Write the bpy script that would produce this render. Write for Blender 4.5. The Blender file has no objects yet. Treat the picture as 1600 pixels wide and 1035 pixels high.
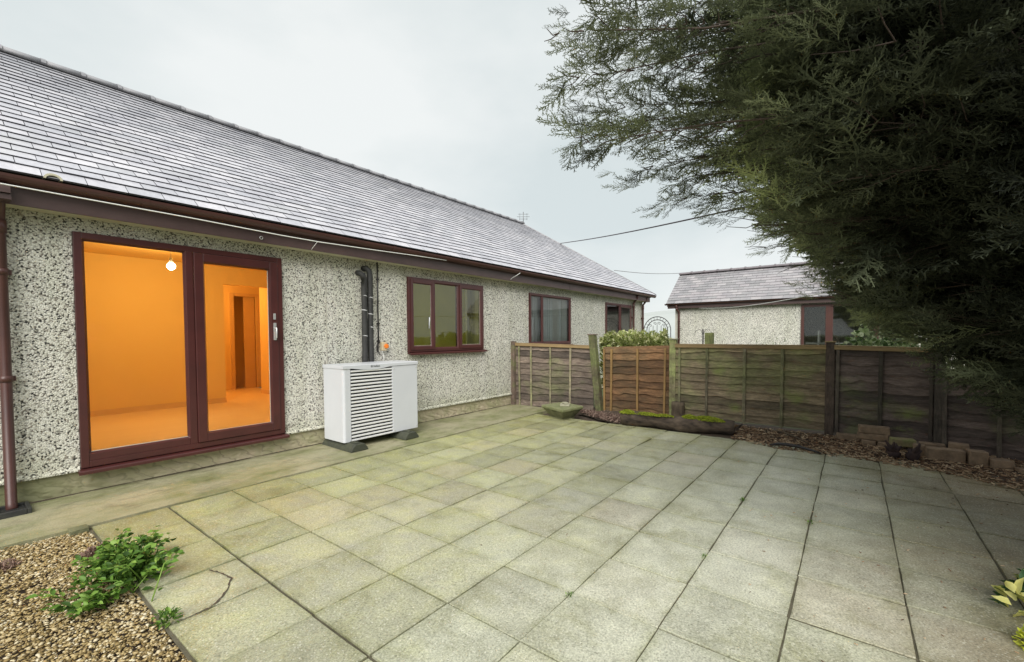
import bpy, math, random, os
import numpy as np
from mathutils import Vector, Matrix
random.seed(7); rng = np.random.default_rng(7)
scene = bpy.context.scene
COL = scene.collection
PI = math.pi

# ------------------------------------------------------------------ materials
class NT:
    def __init__(s, name, disp=False):
        s.m = bpy.data.materials.new(name); s.m.use_nodes = True
        s.t = s.m.node_tree; s.n = s.t.nodes; s.l = s.t.links
        s.b = s.n['Principled BSDF']; s.out = s.n['Material Output']
        g = s.n.new('ShaderNodeNewGeometry'); s.pos = g.outputs['Position']; s.geo = g
    def mapping(s, scale=(1,1,1), loc=(0,0,0), rot=(0,0,0), src=None):
        m = s.n.new('ShaderNodeMapping'); s.l.new(src or s.pos, m.inputs[0])
        m.inputs['Scale'].default_value = scale; m.inputs['Location'].default_value = loc; m.inputs['Rotation'].default_value = rot
        return m.outputs[0]
    def noise(s, scale, detail=4, rough=.55, vec=None, dist=0):
        n = s.n.new('ShaderNodeTexNoise'); s.l.new(vec or s.pos, n.inputs['Vector'])
        n.inputs['Scale'].default_value = scale; n.inputs['Detail'].default_value = detail
        n.inputs['Roughness'].default_value = rough; n.inputs['Distortion'].default_value = dist
        return n.outputs['Fac']
    def voro(s, scale, vec=None, feature='F1', rnd=1):
        n = s.n.new('ShaderNodeTexVoronoi'); s.l.new(vec or s.pos, n.inputs['Vector'])
        n.inputs['Scale'].default_value = scale; n.feature = feature; n.inputs['Randomness'].default_value = rnd
        return n
    def ramp(s, fac, stops, interp='LINEAR'):
        r = s.n.new('ShaderNodeValToRGB'); s.l.new(fac, r.inputs[0]); e = r.color_ramp.elements
        r.color_ramp.interpolation = interp
        while len(e) < len(stops): e.new(.5)
        for i, (p, c) in enumerate(stops):
            e[i].position = p; e[i].color = (c, c, c, 1) if not hasattr(c, '__len__') else (*c, 1)
        return r.outputs[0]
    def mix(s, fac, a, b, mode='MIX'):
        m = s.n.new('ShaderNodeMix'); m.data_type = 'RGBA'; m.blend_type = mode
        for sock, v in ((m.inputs[0], fac), (m.inputs[6], a), (m.inputs[7], b)):
            if isinstance(v, (int, float)): sock.default_value = v if sock == m.inputs[0] else (v, v, v, 1)
            elif isinstance(v, tuple): sock.default_value = (*v, 1)
            else: s.l.new(v, sock)
        return m.outputs[2]
    def math(s, op, a, b=0, clamp=False):
        m = s.n.new('ShaderNodeMath'); m.operation = op; m.use_clamp = clamp
        for i, v in enumerate((a, b)):
            if isinstance(v, (int, float)): m.inputs[i].default_value = v
            else: s.l.new(v, m.inputs[i])
        return m.outputs[0]
    def maprange(s, v, a, b, c=0, d=1):
        m = s.n.new('ShaderNodeMapRange'); s.l.new(v, m.inputs[0])
        for i, x in enumerate((a, b, c, d)): m.inputs[i+1].default_value = x
        return m.outputs[0]
    def sep(s, v=None):
        m = s.n.new('ShaderNodeSeparateXYZ'); s.l.new(v or s.pos, m.inputs[0]); return m.outputs
    def attr(s, name):
        a = s.n.new('ShaderNodeAttribute'); a.attribute_name = name; return a
    def color(s, v):
        if isinstance(v, tuple): s.b.inputs['Base Color'].default_value = (*v, 1)
        else: s.l.new(v, s.b.inputs['Base Color'])
    def rough(s, v):
        if isinstance(v, (int, float)): s.b.inputs['Roughness'].default_value = v
        else: s.l.new(v, s.b.inputs['Roughness'])
    def bump(s, h, strength=.3, dist=.01):
        b = s.n.new('ShaderNodeBump'); s.l.new(h, b.inputs['Height'])
        b.inputs['Strength'].default_value = strength; b.inputs['Distance'].default_value = dist
        s.l.new(b.outputs[0], s.b.inputs['Normal'])
    def spec(s, v): s.b.inputs['Specular IOR Level'].default_value = v

M = {}
def simple(name, c1, c2=None, scale=12, rough=.6, bump=0, bscale=None, spec=.5, metal=0, stretch=(1,1,1)):
    t = NT(name); c2 = c2 or tuple(x*.75 for x in c1)
    v = t.mapping(stretch)
    f = t.noise(scale, 5, .6, v)
    t.color(t.mix(t.ramp(f, [(.3, 0.), (.7, 1.)]), c1, c2)); t.rough(rough); t.spec(spec)
    t.b.inputs['Metallic'].default_value = metal
    if bump: t.bump(t.noise(bscale or scale*3, 4, .6, v), bump, .01)
    M[name] = t.m; return t

def pebble(name, dark=0.):
    t = NT(name)
    v1 = t.voro(88); v2 = t.voro(120, t.mapping((1,1,1), (3.1, 1.7, .4)))
    sx = t.n.new('ShaderNodeSeparateColor'); t.l.new(v1.outputs['Color'], sx.inputs[0])
    stone = t.ramp(sx.outputs[0], [(0, (.04,.04,.04)), (.10, (.09,.088,.08)), (.13, (.30,.27,.24)), (.22, (.48,.45,.41)), (.26, (.70,.68,.62)), (.45, (.82,.80,.74)), (.47, (.52,.51,.47)), (.6, (.66,.64,.61)), (.63, (.86,.85,.80)), (1, (.84,.82,.77))], 'LINEAR')
    gap = t.ramp(v1.outputs['Distance'], [(.5, 1.), (.9, .45)])
    c = t.mix(1., stone, gap, 'MULTIPLY')
    big = t.ramp(t.noise(1.3, 4), [(.3, (.90,.91,.87)), (.7, (1.,.985,.96))])
    c = t.mix(1., c, big, 'MULTIPLY')
    streak = t.ramp(t.noise(3.2, 5, .65, t.mapping((1.6,1,.22), (2,0,7))), [(.38, (.86,.87,.82)), (.60, (1.,1.,1.))])
    c = t.mix(.8, c, t.mix(1., c, streak, 'MULTIPLY'))
    z = t.sep()[2]
    low = t.math('ADD', t.maprange(z, .24, .75, 1, 0), t.math('MULTIPLY', t.math('SUBTRACT', t.noise(3, 4), .5), 1.0))
    c = t.mix(t.ramp(low, [(.6, 0.), (1.3, .3)]), c, t.mix(1., c, (.62,.66,.42), 'MULTIPLY'))
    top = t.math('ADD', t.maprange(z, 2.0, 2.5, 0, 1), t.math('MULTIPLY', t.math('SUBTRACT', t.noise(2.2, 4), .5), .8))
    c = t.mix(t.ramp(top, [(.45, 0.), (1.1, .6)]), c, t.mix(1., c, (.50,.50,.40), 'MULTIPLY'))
    t.color(c); t.rough(.8); t.spec(.3)
    t.bump(t.math('SUBTRACT', 1, v1.outputs['Distance']), .6, .012)
    M[name] = t.m
pebble('pebble_dash')

def slate(name, frost):
    t = NT(name); a = t.attr('rnd')
    sx = t.n.new('ShaderNodeSeparateColor'); t.l.new(a.outputs['Color'], sx.inputs[0])
    if frost:
        c = t.ramp(sx.outputs[0], [(0, (.41,.41,.44)), (.3, (.45,.45,.485)), (.7, (.49,.482,.515)), (1, (.54,.53,.56))])
    else:
        c = t.ramp(sx.outputs[0], [(0, (.25,.245,.25)), (.4, (.31,.30,.31)), (.75, (.34,.315,.325)), (1, (.38,.365,.37))])
    n1 = t.ramp(t.noise(2.2, 6, .65), [(.3, (.80,.80,.82)), (.72, (1.12,1.12,1.10))])
    n2 = t.ramp(t.noise(26, 5, .7), [(.3, (.86,.86,.87)), (.7, (1.08,1.08,1.08))])
    c = t.mix(1., c, n1, 'MULTIPLY'); c = t.mix(1., c, n2, 'MULTIPLY')
    if frost:
        li = t.ramp(t.noise(1.1, 6, .7, t.mapping((1,1,1),(3,9,1))), [(.55, 0.), (.75, .35)]); c = t.mix(li, c, (.36,.37,.33))
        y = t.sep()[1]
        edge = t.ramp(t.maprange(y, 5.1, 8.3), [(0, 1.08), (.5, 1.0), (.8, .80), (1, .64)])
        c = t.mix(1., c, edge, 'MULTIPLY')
    c = t.mix(t.ramp(sx.outputs[2], [(.9, 0.), (.95, 1.)]), c, (.035,.035,.045) if frost else (.05,.045,.05))
    t.color(c); t.rough(.5); t.spec(.4)
    t.bump(t.noise(40, 5, .7), .25, .004)
    M[name] = t.m
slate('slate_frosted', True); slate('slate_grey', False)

def paving():
    t = NT('paving_slab'); a = t.attr('rnd')
    sx = t.n.new('ShaderNodeSeparateColor'); t.l.new(a.outputs['Color'], sx.inputs[0])
    base = t.ramp(sx.outputs[0], [(0, (.40,.40,.28)), (.3, (.43,.425,.30)), (.6, (.425,.43,.32)), (.85, (.455,.42,.31)), (1, (.48,.48,.37))])
    val = t.ramp(sx.outputs[1], [(0, .80), (.5, .98), (1, 1.10)])
    c = t.mix(1., base, val, 'MULTIPLY')
    p = t.sep(); x, y = p[0], p[1]
    n_big = t.noise(1.1, 5, .6); n_mid = t.noise(4.5, 6, .68, None, .3); n_fine = t.noise(95, 4, .75); n_gr = t.noise(240, 2, .6)
    # green algae: strongest by the house, fading to the middle
    gm = t.math('ADD', t.maprange(y, 1.0, 5.0, 0, .9), t.math('MULTIPLY', t.math('SUBTRACT', n_mid, .5), 1.4))
    c = t.mix(t.ramp(gm, [(.12, 0.), (.95, .85)]), c, t.mix(1., c, (.80,.80,.40), 'MULTIPLY'))
    # bleached clean zone in the middle
    cm = t.math('ADD', t.maprange(t.math('ABSOLUTE', t.math('SUBTRACT', y, .6)), 0, 1.8, .75, 0), t.math('MULTIPLY', t.math('SUBTRACT', n_big, .5), 1.2))
    c = t.mix(t.ramp(cm, [(.2, 0.), (.95, .75)]), c, (.60,.605,.51))
    # rear of the patio by the fence: mottled green and brown
    fm = t.math('ADD', t.maprange(x, 4.2, 6.4, 0, .7), t.math('MULTIPLY', t.math('SUBTRACT', t.noise(3.2, 6, .7, t.mapping((.55, 1.6, 1), (4, 2, 0))), .5), 2.6))
    c = t.mix(t.ramp(fm, [(.25, 0.), (1.35, .6)]), c, t.mix(1., c, (.72,.69,.48), 'MULTIPLY'))
    # damp brown staining below the conifer
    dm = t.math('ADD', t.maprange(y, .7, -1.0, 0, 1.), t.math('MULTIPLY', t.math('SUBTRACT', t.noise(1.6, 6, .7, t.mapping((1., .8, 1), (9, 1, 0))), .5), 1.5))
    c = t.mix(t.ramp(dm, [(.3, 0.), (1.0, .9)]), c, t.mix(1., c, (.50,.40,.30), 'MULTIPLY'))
    wet = t.noise(2.6, 7, .72, t.mapping((1, 1, 1), (7, 5, 2)), .6)
    c = t.mix(t.ramp(wet, [(.50, 0.), (.66, .7)]), c, t.mix(1., c, (.64,.63,.48), 'MULTIPLY'))
    # dark dirt in slab edges
    c = t.mix(t.ramp(a.outputs['Alpha'], [(0, 0.), (1, .0)]), c, (.05,.045,.03))
    c = t.mix(1., c, t.ramp(n_fine, [(.28, .48), (.5, 1.), (.72, 1.42)]), 'MULTIPLY')
    c = t.mix(1., c, t.ramp(n_mid, [(.28, .76), (.7, 1.14)]), 'MULTIPLY')
    sp = t.voro(150); spx = t.n.new('ShaderNodeSeparateColor'); t.l.new(sp.outputs['Color'], spx.inputs[0])
    c = t.mix(t.ramp(spx.outputs[0], [(.0, .55), (.10, 0.)]), c, (.12,.12,.08))
    c = t.mix(t.ramp(spx.outputs[1], [(.90, 0.), (1., .5)]), c, (.75,.73,.62))
    e = t.attr('edge').outputs['Fac']
    em = t.math('MULTIPLY', e, t.ramp(t.noise(9, 5, .7), [(.35, .15), (.65, 1.)]))
    c = t.mix(t.math('MULTIPLY', em, .62), c, t.mix(1., c, (.40,.42,.22), 'MULTIPLY'))
    t.color(c)
    t.rough(t.ramp(t.math('ADD', wet, t.math('MULTIPLY', n_fine, .2)), [(.45, .65), (.75, .30)])); t.spec(.45)
    t.bump(t.math('ADD', t.math('MULTIPLY', n_fine, .7), t.math('MULTIPLY', n_gr, .4)), .7, .005)
    M['paving_slab'] = t.m
paving()

def concrete(name, c1, c2, green=.5, bscale=20):
    t = NT(name); n = t.noise(2.3, 6, .68); m = t.noise(9, 6, .7)
    c = t.mix(t.ramp(n, [(.3, 0.), (.7, 1.)]), c1, c2)
    c = t.mix(t.ramp(t.noise(1.7, 6, .7, t.mapping((1,1.6,1), (5,3,1))), [(.42, 0.), (.66, green)]), c, (.13,.15,.04))
    c = t.mix(t.ramp(t.noise(4, 6, .7, t.mapping((1,2.0,1), (2,8,1))), [(.52, 0.), (.72, .55)]), c, (.085,.065,.04))
    c = t.mix(1., c, t.ramp(t.noise(110, 3, .7), [(.3, .78), (.7, 1.16)]), 'MULTIPLY')
    t.color(c); t.rough(.62); t.bump(t.math('ADD', m, t.math('MULTIPLY', t.noise(bscale*4, 4, .7), .3)), .5, .02); M[name] = t.m
concrete('strip_concrete', (.28,.275,.165), (.36,.325,.215), .8)
def plinth():
    t = NT('plinth_render')
    w = t.n.new('ShaderNodeTexWave'); t.l.new(t.mapping((.8,1,1.6), (0,0,0), (0,.6,0)), w.inputs[0])
    w.inputs['Scale'].default_value = 2.6; w.inputs['Distortion'].default_value = 7; w.inputs['Detail'].default_value = 2.5; w.inputs['Detail Scale'].default_value = 2.2
    c = t.mix(t.ramp(t.noise(2.5, 6, .7), [(.35, 0.), (.65, 1.)]), (.46,.39,.28), (.32,.31,.18))
    c = t.mix(t.ramp(w.outputs['Fac'], [(.0, .45), (.03, .25), (.07, 0.)]), c, (.12,.10,.07))
    c = t.mix(t.maprange(t.sep()[0], .3, 1.8, .65, 0), c, (.13,.15,.06))
    t.color(c); t.rough(.8); t.bump(w.outputs['Fac'], .5, .02); M['plinth_render'] = t.m
plinth()

simple('upvc_mahogany', (.082,.023,.021), (.060,.018,.017), 5, .33, .05, 60)
simple('pvc_brown', (.085,.034,.027), (.062,.026,.023), 4, .38)
t = simple('fascia_brown', (.105,.066,.062), (.075,.046,.044), 3, .42)
simple('soffit_cream', (.60,.57,.42), (.5,.47,.34), 3, .6)
simple('steel_handle', (.72,.72,.70), (.6,.6,.6), 8, .25, metal=.6)
simple('white_casing', (.585,.60,.63), (.555,.57,.60), 3, .32, .02, 90)
simple('grille_white', (.74,.74,.74), (.72,.72,.72), 3, .35)
simple('grille_void', (.012,.012,.014), (.02,.02,.02), 5, .7)
simple('rubber_foot', (.035,.038,.028), (.06,.065,.04), 16, .75, .5, 60)
simple('pipe_foam', (.022,.022,.022), (.038,.038,.036), 25, .65, .5, 70)
simple('zip_tie', (.62,.62,.62), (.5,.5,.5), 8, .5)
simple('black_plastic', (.015,.014,.016), (.025,.02,.02), 10, .4)
simple('beige_plastic', (.62,.52,.33), (.5,.42,.28), 9, .45)
simple('orange_plastic', (.85,.24,.03), (.7,.2,.03), 9, .4)
simple('logo_ink', (.02,.03,.03), (.015,.02,.02), 9, .5)
simple('white_rope', (.82,.82,.78), (.7,.7,.66), 60, .7)
simple('cable_black', (.045,.035,.045), (.05,.04,.05), 9, .6)
simple('cable_grey', (.22,.22,.23), (.18,.18,.19), 9, .6)
simple('aerial_metal', (.16,.16,.17), (.2,.2,.2), 9, .4, metal=.5)
simple('iron_black', (.03,.03,.035), (.05,.045,.04), 20, .6)
simple('ridge_slate', (.30,.295,.31), (.22,.22,.235), 5, .6, .3, 50)
simple('ridge_garage', (.14,.125,.135), (.19,.165,.175), 5, .6, .3, 50)
simple('concrete_stone', (.20,.20,.11), (.10,.105,.05), 8, .85, .9, 45)
simple('planter_top', (.25,.255,.14), (.15,.165,.065), 10, .85, .9, 45)
simple('stone_grey', (.42,.40,.30), (.30,.29,.2), 14, .8, .5, 50)
simple('joint_sand', (.12,.105,.07), (.06,.055,.03), 9, .9, .5, 60)
simple('soil_dark', (.055,.04,.028), (.09,.065,.045), 14, .9, .8, 40)
simple('meadow', (.06,.09,.03), (.10,.11,.05), 2.2, .9, .6, 12)
simple('hill_haze', (.36,.385,.37), (.42,.445,.43), .03, 1.)
simple('brick_buff', (.33,.235,.155), (.17,.12,.08), 14, .85, .8, 60)
simple('brick_mossy', (.20,.22,.08), (.30,.22,.14), 12, .9, .8, 60)
simple('bark_dark', (.009,.006,.005), (.13,.095,.068), 15, .9, 1.0, 40, stretch=(1,.35,1))
simple('root_dark', (.022,.012,.016), (.06,.035,.03), 18, .85, .9, 50)
simple('cut_wood', (.27,.17,.09), (.14,.09,.05), 20, .8, .4, 40)
simple('stump_bark', (.06,.044,.03), (.17,.13,.085), 16, .9, 1., 35, stretch=(1,1,.4))
simple('wood_new', (.38,.23,.085), (.20,.12,.045), 7, .7, .3, 50, stretch=(1,1,.25))
simple('cap_wood', (.36,.255,.12), (.19,.125,.06), 5, .7, .3, 50, stretch=(1,.25,1))
simple('curtain_white', (.85,.86,.82), (.8,.81,.78), 4, .9)
simple('room_plaster', (.80,.55,.21), (.79,.54,.20), 2, .9)
simple('room_floor_wood', (.80,.59,.33), (.77,.55,.29), 3, .5, stretch=(.3,5,1))
simple('room_wood', (.70,.46,.2), (.66,.42,.18), 6, .5)
simple('room_olive', (.50,.49,.17), (.42,.43,.15), 2, .9)
simple('room_grey', (.22,.23,.22), (.16,.17,.17), 2, .9)
simple('net_grey', (.78,.81,.80), (.68,.72,.72), 4, .9)
simple('gully_black', (.02,.02,.022), (.04,.04,.035), 20, .5)
simple('bead_line', (.40,.38,.32), (.5,.48,.42), 9, .8)

def barkless(name, dry, wet, algae, gmask=(.46,.62), gstr=.85, along=1, spots=None):
    t = NT(name)
    st = (1, .18, 1.4) if along == 1 else (1, 1, .18)
    grain = t.noise(22, 5, .7, t.mapping(st)); big = t.noise(2.2, 5, .65, t.mapping((1, .7, 1.1), (dry[0]*50, 3, 1)))
    c = t.mix(t.ramp(grain, [(.3, 0.), (.7, 1.)]), dry, wet)
    c = t.mix(t.ramp(big, [(gmask[0], 0.), (gmask[1], gstr)]), c, algae)
    a = t.attr('rnd'); sx = t.n.new('ShaderNodeSeparateColor'); t.l.new(a.outputs['Color'], sx.inputs[0])
    c = t.mix(1., c, t.ramp(sx.outputs[0], [(0, .55), (1, 1.35)]), 'MULTIPLY')
    c = t.mix(1., c, t.ramp(t.noise(55, 4, .75, t.mapping(st)), [(.3, .6), (.5, 1.), (.72, 1.5)]), 'MULTIPLY'); c = t.mix(1., c, t.ramp(t.noise(6, 6, .75, t.mapping((1,.6,1.6), (3,1,2))), [(.3, .62), (.7, 1.35)]), 'MULTIPLY')
    if spots:
        for (sp, r) in spots:
            d = t.n.new('ShaderNodeVectorMath'); d.operation = 'DISTANCE'; t.l.new(t.mapping((1,1,1.6)), d.inputs[0]); d.inputs[1].default_value = (sp[0], sp[1], sp[2]*1.6)
            m = t.math('ADD', t.maprange(d.outputs['Value'], 0, r, 1, 0), t.math('MULTIPLY', t.math('SUBTRACT', t.noise(9, 5, .7), .5), 1.2))
            c = t.mix(t.ramp(m, [(.45, 0.), (.95, .62)]), c, (.21,.27,.06))
    t.color(c); t.rough(.8); t.bump(grain, 1., .008); M[name] = t.m
barkless('fence_old', (.10,.072,.055), (.19,.15,.12), (.14,.15,.065), (.50,.68), .7)
barkless('fence_green', (.16,.12,.075), (.30,.235,.15), (.23,.235,.10), (.46,.62), .75, spots=[((7.2,.62,.52), .32), ((7.2,1.38,.30), .22), ((7.2,1.62,.85), .25)])
barkless('fence_warm', (.13,.065,.03), (.24,.13,.06), (.12,.09,.045), (.42,.66), .8)
barkless('fence_dark', (.085,.062,.055), (.15,.115,.10), (.12,.14,.055), (.54,.70), .7, spots=[((7.1,-.55,.42), .34), ((7.1,-.5,.22), .25)])
barkless('batten_old', (.16,.14,.09), (.26,.225,.15), (.19,.21,.08), (.45,.62), .7, 3)
barkless('batten_dark', (.075,.06,.05), (.12,.10,.08), (.07,.08,.03), (.5,.7), .6, 3)
barkless('post_brown', (.11,.078,.06), (.18,.13,.10), (.16,.20,.055), (.58,.72), .6, 3)
barkless('post_green', (.13,.11,.06), (.23,.20,.12), (.26,.29,.11), (.42,.58), .9, 3)

def glass(name, tint=(.95,.97,.95), refl=1.0, ior=1.7):
    m = bpy.data.materials.new(name); m.use_nodes = True; n = m.node_tree.nodes; l = m.node_tree.links
    n.remove(n['Principled BSDF']); tr = n.new('ShaderNodeBsdfTransparent'); tr.inputs[0].default_value = (*tint, 1)
    gl = n.new('ShaderNodeBsdfGlossy'); gl.inputs['Roughness'].default_value = .0; gl.inputs[0].default_value = (refl,)*3 + (1,)
    fr = n.new('ShaderNodeFresnel'); fr.inputs[0].default_value = ior
    nz = n.new('ShaderNodeTexNoise'); nz.inputs['Scale'].default_value = 1.2; bp = n.new('ShaderNodeBump'); bp.inputs['Strength'].default_value = .04; bp.inputs['Distance'].default_value = .05
    l.new(nz.outputs[0], bp.inputs['Height']); l.new(bp.outputs[0], gl.inputs['Normal'])
    mx = n.new('ShaderNodeMixShader'); l.new(fr.outputs[0], mx.inputs[0]); l.new(tr.outputs[0], mx.inputs[1]); l.new(gl.outputs[0], mx.inputs[2])
    l.new(mx.outputs[0], n['Material Output'].inputs[0]); M[name] = m
glass('glass_clear', (.97,.97,.95), .55, 1.35); glass('glass_reflective', (.96,.97,.96), 1., 1.7); glass('glass_window', (.93,.95,.9), 1., 1.75)

def emis(name, col, s):
    t = NT(name); t.color(col); t.b.inputs['Emission Color'].default_value = (*col, 1); t.b.inputs['Emission Strength'].default_value = s; M[name] = t.m
emis('bulb_glow', (1., .82, .45), 22)

def foliage(name, cols, rough=.6, sc=3., sheen=0):
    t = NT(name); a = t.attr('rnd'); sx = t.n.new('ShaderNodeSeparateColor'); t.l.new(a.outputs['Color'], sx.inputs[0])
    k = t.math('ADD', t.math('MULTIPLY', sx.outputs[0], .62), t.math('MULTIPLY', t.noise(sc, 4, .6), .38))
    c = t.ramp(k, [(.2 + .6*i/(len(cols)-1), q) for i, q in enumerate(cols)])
    t.color(c); t.rough(rough); t.spec(.3)
    tr = t.n.new('ShaderNodeBsdfTranslucent'); t.l.new(c, tr.inputs[0]); mx = t.n.new('ShaderNodeMixShader'); mx.inputs[0].default_value = .3
    t.l.new(t.b.outputs[0], mx.inputs[1]); t.l.new(tr.outputs[0], mx.inputs[2]); t.l.new(mx.outputs[0], t.out.inputs[0])
    M[name] = t.m
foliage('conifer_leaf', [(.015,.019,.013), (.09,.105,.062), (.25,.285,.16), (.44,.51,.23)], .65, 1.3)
foliage('weed_leaf', [(.03,.07,.01), (.07,.15,.02), (.14,.27,.04), (.26,.40,.08)], .45, 9)
foliage('hedge_leaf', [(.17,.21,.06), (.36,.42,.13), (.58,.60,.28), (.75,.74,.48)], .4, 9)
foliage('ivy_leaf', [(.05,.09,.03), (.14,.20,.07), (.34,.42,.2), (.5,.55,.36)], .35, 9)
foliage('moss', [(.15,.19,.02), (.33,.39,.03), (.55,.60,.08)], .9, 12)
foliage('dead_leaf', [(.12,.07,.055), (.25,.165,.13), (.44,.32,.26)], .8, 12)
foliage('variegated_leaf', [(.03,.08,.03), (.06,.14,.05), (.75,.72,.20), (.85,.82,.35)], .4, 30)
foliage('lime_leaf', [(.40,.46,.04), (.60,.65,.06), (.75,.78,.12)], .5, 12)
foliage('chip_wood', [(.10,.06,.04), (.29,.18,.11), (.50,.34,.21), (.82,.66,.46)], .85, 5)
foliage('gravel_stone', [(.20,.14,.06), (.42,.31,.13), (.60,.47,.24), (.82,.74,.54)], .55, 6)
def bark():
    t = NT('trunk_bark'); f = t.noise(12, 6, .7, t.mapping((1,1,.2)))
    t.color(t.mix(f, (.05,.035,.028), (.11,.08,.065))); t.rough(.9); t.bump(f, 1, .03); M['trunk_bark'] = t.m
bark()

# ------------------------------------------------------------------ mesh helpers
def origin_of(o):
    v = Vector((0,0,0))
    while o: v = v + o.location; o = o.parent
    return v
class MB:
    def __init__(s): s.v = []; s.f = []; s.c = []; s.smooth = []; s.cur = None
    def add(s, vs, fs, smooth=False, c=None):
        k = len(s.v); s.v += [tuple(p) for p in vs]
        c = c if c is not None else (random.random(), random.random(), random.random())
        for f in fs: s.f.append(tuple(k+i for i in f)); s.smooth.append(smooth); s.c.append(c)
        return s
    def box(s, a, b, R=None, piv=None, c=None):
        x0,y0,z0 = [min(p,q) for p,q in zip(a,b)]; x1,y1,z1 = [max(p,q) for p,q in zip(a,b)]
        vs = [Vector(p) for p in ((x0,y0,z0),(x1,y0,z0),(x1,y1,z0),(x0,y1,z0),(x0,y0,z1),(x1,y0,z1),(x1,y1,z1),(x0,y1,z1))]
        if R is not None:
            piv = Vector(piv) if piv else Vector(((x0+x1)/2,(y0+y1)/2,(z0+z1)/2)); vs = [R @ (p-piv) + piv for p in vs]
        return s.add(vs, [(0,3,2,1),(4,5,6,7),(0,1,5,4),(1,2,6,5),(2,3,7,6),(3,0,4,7)], c=c)
    def tube(s, pts, r, seg=8, smooth=True, cap=True, c=None):
        pts = [Vector(p) for p in pts]; n = len(pts); rs = r if hasattr(r, '__len__') else [r]*n
        vs = []; up = None
        for i, p in enumerate(pts):
            d = (pts[min(i+1,n-1)] - pts[max(i-1,0)]).normalized()
            if up is None: up = Vector((0,0,1)) if abs(d.z) < .9 else Vector((1,0,0))
            a = d.cross(up).normalized(); b = a.cross(d).normalized(); up = b
            for k in range(seg):
                t = 2*PI*k/seg; vs.append(p + (a*math.cos(t) + b*math.sin(t))*rs[i])
        fs = [(i*seg+k, i*seg+(k+1)%seg, (i+1)*seg+(k+1)%seg, (i+1)*seg+k) for i in range(n-1) for k in range(seg)]
        if cap: fs += [tuple(range(seg))[::-1], tuple((n-1)*seg+k for k in range(seg))]
        return s.add(vs, fs, smooth, c)
    def prism(s, prof, path0, path1, smooth=False, closed=True, c=None):
        # prof: list of 3D offsets, extruded from path0 to path1
        a, b = Vector(path0), Vector(path1); n = len(prof)
        vs = [a+Vector(p) for p in prof] + [b+Vector(p) for p in prof]
        fs = [(i,(i+1)%n,n+(i+1)%n,n+i) for i in range(n if closed else n-1)]
        if closed: fs += [tuple(range(n))[::-1], tuple(range(n,2*n))]
        return s.add(vs, fs, smooth, c)
    def ball(s, c, r, seg=12, rings=8, jit=0, col=None):
        cx,cy,cz = c; rx,ry,rz = r if hasattr(r,'__len__') else (r,r,r); vs=[]
        for i in range(rings+1):
            th = PI*i/rings
            for k in range(seg):
                ph = 2*PI*k/seg; j = 1+jit*(random.random()-.5)
                vs.append((cx+rx*j*math.sin(th)*math.cos(ph), cy+ry*j*math.sin(th)*math.sin(ph), cz+rz*j*math.cos(th)))
        fs = [(i*seg+k, (i+1)*seg+k, (i+1)*seg+(k+1)%seg, i*seg+(k+1)%seg) for i in range(rings) for k in range(seg)]
        return s.add(vs, fs, True, col)
    def build(s, name, mat, parent=None, bevel=0, auto=False):
        V = np.array([tuple(p) for p in s.v], dtype=float)
        if parent is None:
            mn, mx = V.min(0), V.max(0); o = Vector(((mn[0]+mx[0])/2, (mn[1]+mx[1])/2, mn[2]))
        else: o = origin_of(parent)
        me = bpy.data.meshes.new(name); me.from_pydata([(p[0]-o.x, p[1]-o.y, p[2]-o.z) for p in V], [], s.f)
        me.polygons.foreach_set('use_smooth', s.smooth)
        ca = me.color_attributes.new('rnd', 'FLOAT_COLOR', 'CORNER')
        arr = np.ones((len(me.loops), 4), dtype=np.float32); k = 0
        for f, c in zip(s.f, s.c): arr[k:k+len(f), :3] = c; k += len(f)
        ca.data.foreach_set('color', arr.ravel())
        me.materials.append(M[mat] if isinstance(mat, str) else mat); me.validate()
        ob = bpy.data.objects.new(name, me); COL.objects.link(ob)
        if parent is None: ob.location = o
        else: ob.parent = parent
        if bevel:
            b = ob.modifiers.new('bevel', 'BEVEL'); b.width = bevel; b.segments = 2; b.limit_method = 'ANGLE'; b.angle_limit = math.radians(40)
        return ob
def npmesh(name, V, F, mat, parent=None, rnd=None, smooth=False, loc=None):
    """V (n,3), F (m,k) index array; rnd (m,) a value per face"""
    V = np.asarray(V, dtype=np.float32); F = np.asarray(F, dtype=np.int32)
    if parent is not None: o = origin_of(parent)
    else: mn, mx = V.min(0), V.max(0); o = Vector(((mn[0]+mx[0])/2, (mn[1]+mx[1])/2, mn[2]))
    V = V - np.array(o, dtype=np.float32); k = F.shape[1]
    me = bpy.data.meshes.new(name); me.vertices.add(len(V)); me.vertices.foreach_set('co', V.ravel())
    me.loops.add(F.size); me.loops.foreach_set('vertex_index', F.ravel())
    me.polygons.add(len(F)); me.polygons.foreach_set('loop_start', np.arange(0, F.size, k, dtype=np.int32)); me.polygons.foreach_set('loop_total', np.full(len(F), k, dtype=np.int32))
    if smooth: me.polygons.foreach_set('use_smooth', np.ones(len(F), dtype=bool))
    me.update(calc_edges=True)
    if rnd is not None:
        ca = me.color_attributes.new('rnd', 'FLOAT_COLOR', 'CORNER'); a = np.ones((len(F), k, 4), dtype=np.float32)
        a[:, :, 0] = np.asarray(rnd)[:, None]; ca.data.foreach_set('color', a.ravel())
    me.materials.append(M[mat]); ob = bpy.data.objects.new(name, me); COL.objects.link(ob)
    if parent is None: ob.location = o
    else: ob.parent = parent
    return ob
def tag(o, label, cat, group=None):
    o['label'] = label; o['category'] = cat
    if group: o['group'] = group
    return o
def thing(name, loc, label, cat, group=None):
    o = bpy.data.objects.new(name, None); COL.objects.link(o); o.location = loc; o.empty_display_size = .2
    return tag(o, label, cat, group)
def structure(o): o['kind'] = 'structure'; return o
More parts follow.
